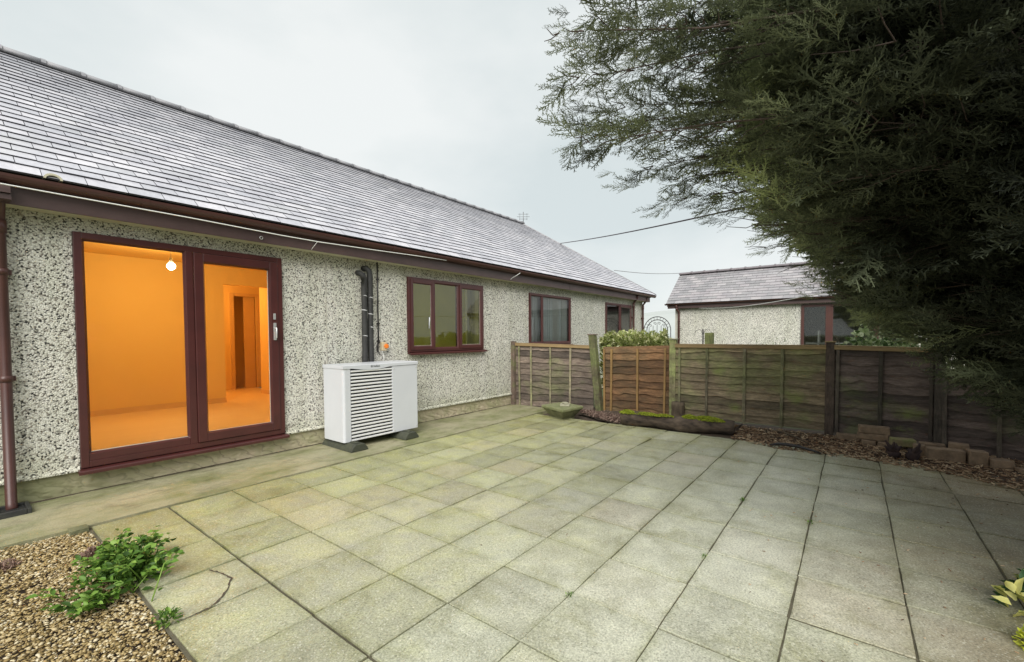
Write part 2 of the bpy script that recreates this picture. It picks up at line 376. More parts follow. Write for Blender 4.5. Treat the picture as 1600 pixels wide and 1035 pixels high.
def stuff(o, label, cat): o['kind'] = 'stuff'; return tag(o, label, cat)
def wall_xz(mb, x0, x1, z0, z1, yf, yb, holes, c=(.5,.5,.5), swap=False):
    """slab with rectangular openings; swap: the slab runs along y instead of x"""
    xs = sorted({x0, x1, *[h[0] for h in holes], *[h[1] for h in holes]}); zs = sorted({z0, z1, *[h[2] for h in holes], *[h[3] for h in holes]})
    xs = [x for x in xs if x0 <= x <= x1]; zs = [z for z in zs if z0 <= z <= z1]
    solid = lambda i, j: 0 <= i < len(xs)-1 and 0 <= j < len(zs)-1 and not any(h[0] < (xs[i]+xs[i+1])/2 < h[1] and h[2] < (zs[j]+zs[j+1])/2 < h[3] for h in holes)
    P = (lambda x, y, z: (y, x, z)) if swap else (lambda x, y, z: (x, y, z))
    def q(*p): mb.add([P(*a) for a in p], [(0,1,2,3)], c=c)
    for i in range(len(xs)-1):
        for j in range(len(zs)-1):
            if not solid(i, j): continue
            a, b, e, f = xs[i], xs[i+1], zs[j], zs[j+1]
            q((a,yf,e),(b,yf,e),(b,yf,f),(a,yf,f)); q((a,yb,e),(a,yb,f),(b,yb,f),(b,yb,e))
            if not solid(i-1, j): q((a,yf,e),(a,yf,f),(a,yb,f),(a,yb,e))
            if not solid(i+1, j): q((b,yf,e),(b,yb,e),(b,yb,f),(b,yf,f))
            if not solid(i, j-1): q((a,yf,e),(a,yb,e),(b,yb,e),(b,yf,e))
            if not solid(i, j+1): q((a,yf,f),(b,yf,f),(b,yb,f),(a,yb,f))

# ------------------------------------------------------------------ ground
mb = MB(); mb.add([(-400,-400,-.08),(600,-400,-.08),(600,400,-.08),(-400,400,-.08)], [(0,1,2,3)]); structure(mb.build('ground', 'meadow'))
mb = MB(); mb.add([(-6,-6,-.045),(7.6,-6,-.045),(7.6,5.6,-.045),(-6,5.6,-.045)], [(0,1,2,3)]); structure(mb.build('soil_bed', 'soil_dark'))
# hill seen through the gap, haze put into its pale colour
V = []; F = []; nx, ny = 26, 60
for i in range(nx):
    for j in range(ny):
        x = 150 + i*14; y = -260 + j*10
        h = 34*math.sin(min(1, i/13)*PI/2) * (.55 + .45*math.sin(y*.013+1.1)) + 2*math.sin(i*.9+y*.05)
        V.append((x, y, -1 + h*.62))
for i in range(nx-1):
    for j in range(ny-1): a = i*ny+j; F.append((a, a+ny, a+ny+1, a+1))
structure(npmesh('hills', V, F, 'hill_haze', smooth=True))

# patio slabs: one sheet of separate slabs
def patio():
    V = []; F = []; C = []; E = []
    yl = [4.455, 3.975, 3.525, 3.06, 2.615, 2.135, 1.66, 1.19, .719, .235, -.237, -.707, -1.18, -1.65, -2.12, -2.6, -3.07, -3.54, -4.0]
    xl = [.635 + .4735*k for k in range(-14, 13)] + [6.45]
    for i in range(len(xl)-1):
        for j in range(len(yl)-1):
            x0, x1, y1, y0 = xl[i], xl[i+1], yl[j], yl[j+1]
            if x0 < .6 and y0 > 1.6: continue
            g = .0026 + random.random()*.0034
            gx0 = g + (.006 if abs(x0-1.1085) < .01 and y0 > 1 else 0); gx1 = g + (.004 if abs(x1-1.1085) < .01 and y0 > 1 else 0)
            far = max(0, (x0-4)/3)
            jx = lambda: random.uniform(-.003,.003)*(1+3*far)
            off = random.uniform(-.02,.02)*far
            cs = [(x0+gx0+jx()+off, y0+g+jx()), (x1-gx1+jx()+off, y0+g+jx()), (x1-gx1+jx()+off, y1-g+jx()), (x0+gx0+jx()+off, y1-g+jx())]
            tz = random.uniform(-.0025,.0025); zc = [tz+random.uniform(-.0022,.0022) for _ in range(4)]
            b = .005; k = len(V)
            # subdivided top so the edge value fades inward
            cx = sum(p[0] for p in cs)/4; cy = sum(p[1] for p in cs)/4
            def ring(ins, dz):
                out = []
                for m in range(4):
                    for s_ in range(5):
                        t_ = s_/5; p = cs[m]; q = cs[(m+1)%4]; px_ = p[0]+(q[0]-p[0])*t_; py_ = p[1]+(q[1]-p[1])*t_; zz = zc[m]+(zc[(m+1)%4]-zc[m])*t_
                        ux, uy = cx-px_, cy-py_; d = max(abs(ux), abs(uy)); f_ = ins/d
                        w = random.uniform(-.0015,.0015) if ins < .004 else 0
                        out.append((px_+ux*f_+w, py_+uy*f_+w, zz+dz))
                return out
            rings = [ring(0, -.03), ring(.0, -.003), ring(.0025, 0), ring(.05, 0.0005), ring(.13, 0.0008)]
            ev = [1, 1, .7, .1, 0]
            for r_, e_ in zip(rings, ev): V += r_; E += [e_]*20
            V.append((cx, cy, sum(zc)/4+.001)); E.append(0)
            col = (random.random(), random.random(), random.random())
            for r_ in range(4):
                for m in range(20): F.append((k+r_*20+m, k+r_*20+(m+1)%20, k+(r_+1)*20+(m+1)%20, k+(r_+1)*20+m)); C.append(col)
            for m in range(20): F.append((k+80+m, k+80+(m+1)%20, k+100)); C.append(col)
    me = bpy.data.meshes.new('patio'); me.from_pydata(V, [], F)
    ca = me.color_attributes.new('rnd', 'FLOAT_COLOR', 'CORNER'); arr = np.ones((len(me.loops),4), dtype=np.float32); k = 0
    for f, c in zip(F, C): arr[k:k+len(f), :3] = c; k += len(f)
    ca.data.foreach_set('color', arr.ravel())
    at = me.attributes.new('edge', 'FLOAT', 'POINT'); at.data.foreach_set('value', np.array(E, dtype=np.float32))
    me.materials.append(M['paving_slab']); o = bpy.data.objects.new('patio', me); COL.objects.link(o); structure(o)
patio()
mb = MB(); mb.add([(-7,-4.2,-.007),(6.45,-4.2,-.007),(6.33,.9,-.007),(-7,.9,-.007)], [(0,1,2,3)]); mb.add([(-7,.9,-.014),(6.33,.9,-.014),(6.33,1.7,-.014),(-7,1.7,-.014)], [(0,1,2,3)]); mb.add([(.62,1.7,-.014),(6.33,1.7,-.014),(6.45,4.47,-.014),(.62,4.47,-.014)], [(0,1,2,3)])
structure(mb.build('patio_bedding', 'joint_sand'))
# cracks in the two edge slabs
mb = MB()
def crack(pts, w=.0045):
    P = []
    for (a, b) in zip(pts[:-1], pts[1:]):
        for k in range(6): t = k/6; P.append((a[0]+(b[0]-a[0])*t+random.uniform(-.004,.004), a[1]+(b[1]-a[1])*t+random.uniform(-.004,.004)))
    P.append(pts[-1]); vs = []; 
    for i, p in enumerate(P):
        a = P[max(i-1,0)]; b = P[min(i+1,len(P)-1)]; d = Vector((b[0]-a[0], b[1]-a[1], 0)).normalized(); n = Vector((-d.y, d.x, 0)); ww = w*(.5+random.random())
        vs += [Vector((p[0],p[1],.0045))+n*ww, Vector((p[0],p[1],.0045))-n*ww]
    mb.add(vs, [(2*i,2*i+1,2*i+3,2*i+2) for i in range(len(P)-1)])
crack([(.945,3.04),(.975,2.93),(.985,2.83),(.93,2.72),(.86,2.64),(.785,2.6)])
crack([(.64,2.62),(.72,2.60),(.80,2.61)], .003)
o = mb.build('slab_cracks', 'soil_dark'); structure(o)
# concrete path along the house, and its kerb edge
mb = MB(); xs = [-4 + .16*k for k in range(70)]
for a, b in zip(xs[:-1], xs[1:]):
    if a > 6.95: break
    za, zb = .006+.003*math.sin(a*3), .006+.003*math.sin(b*3)
    ea, eb = 4.475+.006*math.sin(a*7), 4.475+.006*math.sin(b*7)
    mb.add([(a,ea,za),(b,eb,zb),(b,5.43,zb+.012),(a,5.43,za+.012)], [(0,1,2,3)], True)
    mb.add([(a,ea,za),(a,ea,-.05),(b,eb,-.05),(b,eb,zb)], [(0,1,2,3)])
structure(mb.build('concrete_path', 'strip_concrete'))
mb = MB(); xs = [-4+.12*k for k in range(92)]
for a, b in zip(xs[:-1], xs[1:]):
    if a < 6.9: w0_ = .010+.006*math.sin(a*5)+.004*math.sin(a*17); mb.add([(a,5.411-w0_,.0235),(b,5.411-w0_,.0235),(b,5.4125,.028),(a,5.4125,.028)], [(0,1,2,3)])
structure(mb.build('path_joint', 'soil_dark'))
# gravel
def scatter_stones(n, xr, yr, zf, smin, smax, flat, keep=None):
    base = np.array([(1,0,0),(-1,0,0),(0,1,0),(0,-1,0),(0,0,1),(0,0,-1),(.6,.6,.55),(-.6,.6,.5),(-.6,-.6,.55),(.6,-.6,.5)], dtype=float)
    tri = np.array([(0,6,9),(6,2,7),(7,1,8),(8,3,9),(4,6,7),(4,7,8),(4,8,9),(4,9,6),(0,2,6),(2,1,7),(1,3,8),(3,0,9),(5,2,0),(5,1,2),(5,3,1),(5,0,3)])
    x = rng.uniform(*xr, n); y = rng.uniform(*yr, n)
    if keep is not None: k = keep(x, y); x, y = x[k], y[k]; n = len(x)
    s = rng.uniform(smin, smax, n)*rng.uniform(.7,1.2,n); th = rng.uniform(0, 2*PI, n); asp = rng.uniform(.5, .95, n)
    v = base[None]*(1+rng.uniform(-.22,.22,(n,10,3))); v[:,:,1] *= asp[:,None]; v[:,:,2] *= flat; v *= s[:,None,None]
    tilt = rng.uniform(-.35,.35,n)[:,None]; v[:,:,2] += v[:,:,0]*tilt
    c, si = np.cos(th)[:,None], np.sin(th)[:,None]; X = v[:,:,0]*c - v[:,:,1]*si; Y = v[:,:,0]*si + v[:,:,1]*c
    z = zf(x, y) + rng.uniform(0, .012, n)
    V = np.stack([X+x[:,None], Y+y[:,None], v[:,:,2]+z[:,None]], -1).reshape(-1,3)
    F = (tri[None]+(np.arange(n)*10)[:,None,None]).reshape(-1,3)
    return V, F, np.repeat(rng.random(n), len(tri))
V, F, r = scatter_stones(46000, (-1.3,.625), (1.9,4.46), lambda x,y: -.022+.01*np.sin(x*5+y*3), .004, .013, .45)
stuff(npmesh('gravel', V, F, 'gravel_stone', rnd=r), 'buff and brown gravel bed at the left corner of the patio', 'gravel')
mb = MB(); mb.box((.52,4.40,-.04),(.62,4.50,.014)); structure(mb.build('slab_offcut', 'concrete_stone'))

# ------------------------------------------------------------------ bungalow
H = thing('bungalow', (7, 7, 0), 'long single storey house in speckled pebble dash under a frosty slate roof', 'house')
YF = 5.40
HX0, HX1 = -3.0, 13.85
holes = [(.72,2.49,.19,2.33), (4.36,6.09,1.12,2.31), (7.55,9.25,1.17,2.30), (11.15,12.90,1.17,2.30)]
mb = MB(); wall_xz(mb, HX0, HX1, .235, 2.47, YF, YF+.27, holes)
wall_xz(mb, YF+.27, 11.2, .235, 2.47, HX1, HX1-.2, [], swap=True)
mb.add([(HX0,YF,.235),(HX0,YF,2.47),(HX0,11.2,2.47),(HX0,11.2,.235)], [(0,1,2,3)])
wall_xz(mb, HX0, HX1-.2, .235, 2.47, 11.2, 11.0, [])
# bellcast at the foot of the render
mb.prism([(0,0,.235),(0,-.022,.222),(0,-.022,.236),(0,-.001,.262)], (HX0,YF,0), (.715,YF,0)); mb.prism([(0,0,.235),(0,-.022,.222),(0,-.022,.236),(0,-.001,.262)], (2.50,YF,0), (HX1,YF,0))
mb.build('wall', 'pebble_dash', H)
mb = MB(); mb.box((HX0,YF+.012,-.05),(HX1-.01,YF+.26,.2345)); mb.box((HX0,YF+.4,-.05),(HX1-.01,11.15,.10)); mb.build('plinth', 'plinth_render', H)
for x in (3.05, 7.45): mb = MB(); mb.box((x,YF-.006,.27),(x+.010,YF+.01,2.455)); mb.build('render_bead', 'bead_line', H)

# roof
EX, EY, EZ = 14.27, 5.10, 2.665; RY, RZ = 8.31, 4.90; RX = EX-(RY-EY); TP = (RZ-EZ)/(RY-EY); SL = math.hypot(RY-EY, RZ-EZ)
def slates(mb, P, umin, umax, L, w, g, hip=None, thick=.015, name=None):
    """P(u, s, n) -> 3D; u along the eaves, s up the slope, n off the slope"""
    rows = int(L/g)+1
    for r in range(rows):
        s0 = r*g; s1 = min(s0+g*1.25, L)
        off = (r % 2)*w/2 + random.uniform(-.004,.004); k = int((umin-off)/w)-1
        while off+k*w < umax:
            a = max(off+k*w+.0025, umin); b = min(off+(k+1)*w-.0025+random.uniform(-.001,.001), umax); k += 1
            if b-a < .02: continue
            ds = random.uniform(-.004,.004) if random.random() > .012 else random.uniform(-.03,-.012)
            if r == 0: ds = random.uniform(-.003,.003)
            n0 = .016+thick+random.uniform(-.001,.003); n1 = .003+thick
            if r == 0: n0 = .002+thick
            top = [(a,s0+ds,n0),(b,s0+ds+random.uniform(-.002,.002),n0+random.uniform(-.0015,.0015)),(b,s1,n1),(a,s1,n1)]
            bot = [(u,s,n-thick) for u,s,n in top]
            if hip is not None:
                h0, h1 = hip(s0+ds), hip(s1)
                if a > h0: continue
                def cl(pts):
                    return [(min(pts[0][0],h0),)+pts[0][1:], (min(pts[1][0],h0),)+pts[1][1:], (min(pts[2][0],h1),)+pts[2][1:], (min(pts[3][0],h1),)+pts[3][1:]]
                top, bot = cl(top), cl(bot)
            vs = [P(*p) for p in top] + [P(*p) for p in bot]
            cc = (random.random(), random.random(), 0.)
            mb.add(vs, [(0,1,2,3)], c=cc); k0 = len(mb.v)-8
            for f in ((4,7,6,5),(0,4,5,1),(1,5,6,2),(2,6,7,3),(3,7,4,0)): mb.f.append(tuple(k0+i for i in f)); mb.smooth.append(False); mb.c.append((.5,.5,1.))
cosp, sinp = (RY-EY)/SL, (RZ-EZ)/SL
mb = MB(); slates(mb, lambda u,s,n: (u, EY+s*cosp-n*sinp, EZ+s*sinp+n*cosp), HX0-.3, EX, SL, .263, .1425, hip=lambda s: EX - s*cosp)
# hip face turned to +x, slated as well
slates(mb, lambda u,s,n: (EX-s*cosp+n*sinp, EY+u, EZ+s*sinp+n*cosp), 0.0, 3.21, SL, .263, .1425) if False else None
c = (.5,.5,1.)
mb.add([(HX0-.3,EY,EZ),(EX,EY,EZ),(RX,RY,RZ),(HX0-.3,RY,RZ)], [(0,1,2,3)], c=c)
mb.add([(EX,EY,EZ),(EX,2*RY-EY,EZ),(RX,RY,RZ)], [(0,1,2)], c=c)
mb.add([(HX0-.3,2*RY-EY,EZ),(HX0-.3,RY,RZ),(RX,RY,RZ),(EX,2*RY-EY,EZ)], [(0,1,2,3)], c=c)
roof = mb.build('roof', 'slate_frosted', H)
mb = MB()
x = RX+.15
while x > HX0-.3:
    n = 7; a = x-.368; z = RZ+.012
    prof = [(0, .15*math.cos(PI*k/n)*1., .085*math.sin(PI*k/n)-.035) for k in range(n+1)]
    mb.prism(prof + [(0,-.13,-.045),(0,.13,-.045)], (a,RY,z), (x-.004,RY,z+random.uniform(-.002,.003)), True)
    prof2 = [(0, p[1]*1.05, p[2]*1.06+.004) for p in prof]
    mb.prism(prof2 + [(0,-.14,-.045),(0,.14,-.045)], (x-.035,RY,z), (x+.012,RY,z))
    x = a
mb.build('ridge_tiles', 'ridge_slate', roof)
mb = MB()
mb.tube([(EX-.02,EY+.01,EZ+.02),(RX,RY,RZ+.03)], .028, 6); mb.build('hip_edge', 'slate_grey', roof)

mb = MB(); mb.box((HX0,5.22,2.448),(14.02,5.245,2.655)); mb.box((13.995,5.246,2.448),(14.02,11.2,2.655)); 
for x in (8.93,): mb.box((x,5.2165,2.448),(x+.012,5.2199,2.655), c=(0,0,0))
mb.build('fascia', 'fascia_brown', H)
mb = MB(); mb.box((HX0,5.246,2.451),(13.99,5.41,2.462)); mb.box((13.86,5.41,2.451),(13.99,11.2,2.462)); mb.build('soffit', 'soffit_cream', H)
mb = MB()
def gutter(mb, p0, p1, out, r=.056, depth=.052):
    """half round gutter; out = unit vector away from the wall"""
    n = 9; o = Vector(out); prof = []
    for k in range(n+1):
        t = PI*k/n; prof.append(o*(math.cos(t)*r) + Vector((0,0,-math.sin(t)*depth*1.15)))
    inn = [p*.9 + Vector((0,0,.001)) for p in prof[::-1]]
    mb.prism(prof+inn, p0, p1, False)
gutter(mb, (HX0,5.155,2.652), (14.27,5.155,2.652), (0,-1,0)); gutter(mb, (14.09,5.22,2.65), (14.09,11.2,2.65), (1,0,0))
for x in (1.15, 3.9, 7.0, 9.6, 12.2):
    n = 8; mb.prism([(0,-math.cos(PI*k/n)*.062,-math.sin(PI*k/n)*.068) for k in range(n+1)], (x,5.155,2.654), (x+.05,5.155,2.654))
mb.build('gutter', 'pvc_brown', H)
mb = MB(); n = 10
mb.prism([(math.cos(PI*k/n)*.055, 0, math.sin(PI*k/n)*.045) for k in range(n+1)] + [(-math.cos(PI*k/n)*.04, 0, math.sin(PI*k/n)*.03) for k in range(n+1)], (.585,5.085,2.668), (.585,5.17,2.668)); mb.build('gutter_guard', 'soffit_cream', H)
# downpipes
def downpipe(x, y, top, bot, wally, name='downpipe', rad=.034, parent=H, mat='pvc_brown'):
    mb = MB()
    mb.tube([(x,y-.13,top),(x,y-.13,top-.06),(x,y-.06,top-.16),(x,y,top-.24),(x,y,bot+.05),(x,y-.05,bot)], rad, 12)
    mb.tube([(x,y,top-.27),(x,y,top-.37)], rad*1.2, 12)
    for z in (1.9, 1.05):
        if z > bot+.2: mb.tube([(x,y,z),(x,y,z+.05)], rad*1.18, 12); mb.box((x-.055,y+.01,z+.005),(x+.055,wally,z+.045))
    return mb.build(name, mat, parent)
downpipe(.305, 5.33, 2.60, .03, YF-.004); downpipe(12.95, 5.33, 2.60, .03, YF-.004)
downpipe(13.75, 5.345, 2.58, .03, YF-.004, rad=.03)
mb = MB(); mb.box((-.3,5.12,2.46),(.36,5.217,2.50)); mb.box((-.3,5.1,2.505),(.355,5.217,2.56)); mb.build('fascia_box', 'fascia_brown', H)

# frames
def frame(mb, x0, x1, z0, z1, w, y0, y1, mitre=True):
    mb.box((x0,y0,z0),(x0+w,y1,z1)); mb.box((x1-w,y0,z0),(x1,y1,z1)); mb.box((x0+w,y0,z0),(x1-w,y1,z0+w)); mb.box((x0+w,y0,z1-w),(x1-w,y1,z1))
def bead(mb, x0, x1, z0, z1, w, y0, y1):
    """bevelled glazing bead around an opening: outer edge at y0, inner edge at y1"""
    o = [(x0,y0,z0),(x1,y0,z0),(x1,y0,z1),(x0,y0,z1)]; i = [(x0+w,y1,z0+w),(x1-w,y1,z0+w),(x1-w,y1,z1-w),(x0+w,y1,z1-w)]
    mb.add(o+i, [(k,(k+1)%4,4+(k+1)%4,4+k) for k in range(4)])
def pane(x0, x1, z0, z1, y, parent, mat='glass_clear', name='pane'):
    mb = MB(); mb.add([(x0,y,z0),(x1,y,z0),(x1,y,z1),(x0,y,z1)], [(0,1,2,3)]); return mb.build(name, mat, parent)
y0, y1 = YF-.035, YF+.04
# patio door
mb = MB(); frame(mb, .722, 2.49, .245, 2.325, .055, y0, y1)
mb.box((1.535,y0,.30),(1.60,y1,2.27)); mb.box((.777,y0+.004,.30),(1.535,y1,.365))
bead(mb, .777, 1.535, .365, 2.27, .018, y0+.006, y0+.03)
D = mb.build('patio_door', 'upvc_mahogany', H, .004)
mb = MB(); frame(mb, 1.603, 2.432, .303, 2.267, .085, y0-.012, y1-.02); bead(mb, 1.688, 2.347, .388, 2.182, .016, y0-.008, y0+.02)
sash = mb.build('sash', 'upvc_mahogany', D, .006)
pane(.79, 1.522, .378, 2.257, y0+.03, D); pane(1.70, 2.335, .40, 2.17, y0+.02, sash)
mb = MB(); mb.box((1.70,y0+.016,.395),(2.335,y0+.019,.405)); mb.box((.79,y0+.024,.375),(1.522,y0+.028,.385)); mb.box((2.328,y0+.015,.40),(2.335,y0+.019,2.17)); mb.build('gasket', 'bead_line', D)
mb = MB(); mb.box((2.372,y0-.026,1.36),(2.402,y0-.012,1.56)); mb.tube([(2.387,y0-.02,1.50),(2.387,y0-.055,1.50),(2.387,y0-.06,1.49),(2.385,y0-.06,1.385)], .009, 8); mb.box((2.374,y0-.02,1.60),(2.40,y0-.012,1.67)); mb.build('handle', 'steel_handle', sash, .003)
mb = MB(); mb.prism([(0,.05,.243),(0,-.085,.232),(0,-.095,.222),(0,-.095,.198),(0,-.075,.196),(0,-.07,.212),(0,.05,.21)], (.70,YF,0), (2.51,YF,0)); mb.build('sill', 'upvc_mahogany', D)
# windows
def window(x0, x1, z0, z1, divs, opens, glassmat, handle=None, mat='upvc_mahogany', sill=True, fw=.05):
    mb = MB(); frame(mb, x0, x1, z0, z1, fw, y0, y1)
    for d in divs: mb.box((d-.022,y0,z0+fw),(d+.022,y1,z1-fw))
    W = mb.build('window', mat, H, .004)
    ed = [x0+fw] + sum([[d-.022, d+.022] for d in divs], []) + [x1-fw]
    for i in range(len(divs)+1):
        a, b = ed[2*i], ed[2*i+1]
        if i in opens:
            m = MB(); a2, b2 = a-.018, b+.018; frame(m, a2, b2, z0+fw-.018, z1-fw+.018, .055, y0-.012, y0+.02); bead(m, a2+.055, b2-.055, z0+fw+.037, z1-fw-.037, .012, y0-.008, y0+.012)
            s = m.build('sash', mat, W, .004); pane(a2+.062, b2-.062, z0+fw+.045, z1-fw-.045, y0+.012, s, glassmat)
            m = MB(); frame(m, a2+.0625, b2-.0625, z0+fw+.0455, z1-fw-.0455, .005, y0+.008, y0+.0115); m.build('gasket', 'bead_line', s)
            if handle == i:
                m = MB(); hx = b2-.028-.06; m.box((b2-.09,y0+.03,1.58),(b2-.065,y0+.05,1.70)); m.tube([(b2-.085,y0+.02,1.70),(b2-.10,y0+.0,1.66),(b2-.11,y0+.0,1.52)], .010, 8); m.build('handle', 'white_casing', s)
        else:
            m = MB(); bead(m, a, b, z0+fw, z1-fw, .016, y0+.004, y0+.022); m.build('glazing_bead', mat, W); pane(a+.012, b-.012, z0+fw+.012, z1-fw-.012, y0+.022, W, glassmat)
    if sill:
        m = MB(); m.prism([(0,.04,z0+.002),(0,-.075,z0-.012),(0,-.085,z0-.02),(0,-.085,z0-.042),(0,-.07,z0-.044),(0,-.065,z0-.028),(0,.04,z0-.026)], (x0-.0,YF,0), (x1+.045,YF,0)); m.build('sill', mat, W)
    return W
window(4.365, 6.085, 1.15, 2.305, [4.885, 5.455], (0, 2), 'glass_window', 0)
window(7.555, 9.245, 1.195, 2.295, [8.03], (), 'glass_reflective')
window(11.155, 12.895, 1.195, 2.295, [12.05], (1,), 'glass_reflective')

# rooms behind the glass
mb = MB()
z0r, z1r = .26, 2.62; xa, xb = -.9, 3.95; yb = 8.70
q = lambda *p: mb.add(p, [(0,1,2,3)], c=(.5,.5,.5))
q((xa,yb,z0r),(3.03,yb,z0r),(3.03,yb,z1r),(xa,yb,z1r)); q((3.03,yb,2.32),(xb,yb,2.32),(xb,yb,z1r),(3.03,yb,z1r))
q((3.03,yb,z0r),(3.03,yb+.12,z0r),(3.03,yb+.12,2.32),(3.03,yb,2.32)); q((3.03,yb,2.32),(3.03,yb+.12,2.32),(xb,yb+.12,2.32),(xb,yb,2.32))
q((xa,5.69,z0r),(xa,yb,z0r),(xa,yb,z1r),(xa,5.69,z1r)); q((xb,5.69,z0r),(xb,9.5,z0r),(xb,9.5,z1r),(xb,5.69,z1r))
q((2.2,yb+.12,z0r),(2.2,10.6,z0r),(2.2,10.6,z1r),(2.2,yb+.12,z1r)); q((2.2,yb+.12,z0r),(3.03,yb+.12,z0r),(3.03,yb+.12,z1r),(2.2,yb+.12,z1r))
q((2.2,10.6,z0r),(3.88,10.6,z0r),(3.88,10.6,z1r),(2.2,10.6,z1r)); q((4.32,10.6,z0r),(4.9,10.6,z0r),(4.9,10.6,z1r),(4.32,10.6,z1r)); q((3.88,10.6,2.28),(4.32,10.6,2.28),(4.32,10.6,z1r),(3.88,10.6,z1r))
q((4.9,9.5,z0r),(4.9,10.6,z0r),(4.9,10.6,z1r),(4.9,9.5,z1r)); q((xb,9.5,z0r),(4.9,9.5,z0r),(4.9,9.5,z1r),(xb,9.5,z1r))
q((xa,5.69,z1r),(4.9,5.69,z1r),(4.9,10.95,z1r),(xa,10.95,z1r))
q((3.0,10.94,z0r),(4.9,10.94,z0r),(4.9,10.94,z1r),(3.0,10.94,z1r)); q((4.34,10.6,z0r),(4.34,10.94,z0r),(4.34,10.94,z1r),(4.34,10.6,z1r)); q((3.86,10.6,z0r),(3.86,10.94,z0r),(3.86,10.94,z1r),(3.86,10.6,z1r))
mb.build('room_wall', 'room_plaster', H)
mb = MB(); q((xa,5.69,z0r),(4.32,5.69,z0r),(4.32,10.95,z0r),(xa,10.95,z0r)); mb.build('room_floor', 'room_floor_wood', H)
mb = MB()
mb.box((3.80,10.57,z0r),(3.875,10.598,2.35)); mb.box((4.325,10.57,z0r),(4.40,10.598,2.35)); mb.box((3.876,10.57,2.285),(4.324,10.598,2.35))
mb.box((4.10,10.66,z0r),(4.32,10.69,2.28)); mb.box((xa,8.685,z0r),(3.03,8.698,z0r+.08)); mb.box((3.935,5.7,z0r),(3.948,9.5,z0r+.08)); mb.build('room_woodwork', 'room_wood', H)
mb = MB()   # olive room behind the three-light window
q((4.0,5.69,.3),(4.0,8.6,.3),(4.0,8.6,2.6),(4.0,5.69,2.6)); q((6.6,5.69,.3),(6.6,8.6,.3),(6.6,8.6,2.6),(6.6,5.69,2.6)); q((4.0,8.6,.3),(6.6,8.6,.3),(6.6,8.6,2.6),(4.0,8.6,2.6)); q((4.0,5.69,2.6),(6.6,5.69,2.6),(6.6,8.6,2.6),(4.0,8.6,2.6)); q((4.0,5.69,.3),(6.6,5.69,.3),(6.6,8.6,.3),(4.0,8.6,.3))
mb.build('room_wall', 'room_olive', H)
mb = MB(); mb.box((5.98,5.68,1.0),(6.25,5.72,2.45)); mb.build('window_reveal', 'curtain_white', H)
mb = MB()
for xa_, xb_ in ((7.0,10.4),(10.6,13.6)):
    q((xa_,5.69,.3),(xa_,8.6,.3),(xa_,8.6,2.6),(xa_,5.69,2.6)); q((xb_,5.69,.3),(xb_,8.6,.3),(xb_,8.6,2.6),(xb_,5.69,2.6)); q((xa_,8.6,.3),(xb_,8.6,.3),(xb_,8.6,2.6),(xa_,8.6,2.6)); q((xa_,5.69,2.6),(xb_,5.69,2.6),(xb_,8.6,2.6),(xa_,8.6,2.6)); q((xa_,5.69,.3),(xb_,5.69,.3),(xb_,8.6,.3),(xa_,8.6,.3))
mb.build('room_wall', 'room_grey', H)
def curtain(x0, x1, z0, z1, y, amp=.03, waves=7, mat='curtain_white'):
    mb = MB(); n = waves*8; vs = []
    for k in range(n+1):
        t = k/n; yy = y+amp*math.sin(t*waves*2*PI)+.01*math.sin(t*31)
        vs += [(x0+(x1-x0)*t, yy, z0), (x0+(x1-x0)*t, yy*1., z1)]
    mb.add(vs, [(2*k,2*k+2,2*k+3,2*k+1) for k in range(n)], True); return mb.build('curtain', mat, H)
curtain(7.57, 9.24, 1.19, 2.29, 5.462, .008, 22, 'net_grey'); curtain(8.55, 8.80, 1.19, 2.29, 5.455, .012, 5); curtain(8.95, 9.2, 1.19, 2.29, 5.458, .012, 5)

for (a, b, c0, c1) in ((4.36,6.09,1.12,2.31),(7.55,9.25,1.17,2.30),(11.15,12.90,1.17,2.30)):
    mb = MB(); mb.box((a+.001,YF+.045,c0),(a+.012,5.688,c1)); mb.box((b-.012,YF+.045,c0),(b-.001,5.688,c1)); mb.box((a+.013,YF+.045,c0+.001),(b-.013,5.688,c0+.014)); mb.box((a+.013,YF+.045,c1-.014),(b-.013,5.688,c1-.001)); mb.build('window_lining', 'curtain_white', H)
mb = MB(); mb.box((.723,YF+.045,.262),(.735,5.688,2.32)); mb.box((2.478,YF+.045,.262),(2.489,5.688,2.32)); mb.box((.736,YF+.045,2.315),(2.477,5.688,2.329)); mb.build('door_lining', 'room_plaster', H)

# lit bulb
B = thing('ceiling_bulb', (1.86, 7.05, 2.30), 'glowing bare bulb hanging behind the fixed pane of the patio door', 'light bulb')
mb = MB(); mb.ball((1.86,7.05,2.325), .048, 16, 12); mb.build('bulb', 'bulb_glow', B)
mb = MB(); mb.tube([(1.86,7.05,2.37),(1.86,7.05,2.43)], .02, 10); mb.tube([(1.86,7.05,2.43),(1.86,7.05,2.62)], .004, 6); mb.build('lamp_holder', 'white_casing', B)

# ------------------------------------------------------------------ heat pump
P = thing('heat_pump', (3.52, 5.10, 0), 'white outdoor heat pump unit with dark louvred grille beside the patio door', 'heat pump')
hx0, hx1, hy0, hy1, hz0, hz1 = 2.955, 4.10, 4.87, 5.32, .10, 1.045
gx0, gx1 = 3.06, 3.67
mb = MB(); mb.box((hx0,hy0+.03,hz0),(hx0+.02,hy1,hz1-.04)); mb.box((hx1-.02,hy0+.03,hz0),(hx1,hy1,hz1-.04)); mb.box((hx0+.02,hy1-.02,hz0),(hx1-.02,hy1,hz1-.04)); mb.box((hx0+.021,hy0+.03,hz0+.002),(hx1-.021,hy1-.021,hz0+.02))
n = 6; mb.prism([(.03-.03*math.cos(PI/2*k/n), -.03*math.sin(PI/2*k/n), 0) for k in range(n+1)] + [(.100,-.03,0),(.100,-.01,0),(.02,-.0,0)], (hx0,hy0+.03,hz0), (hx0,hy0+.03,hz1-.04))
mb.build('casing', 'white_casing', P, .004)
mb = MB()
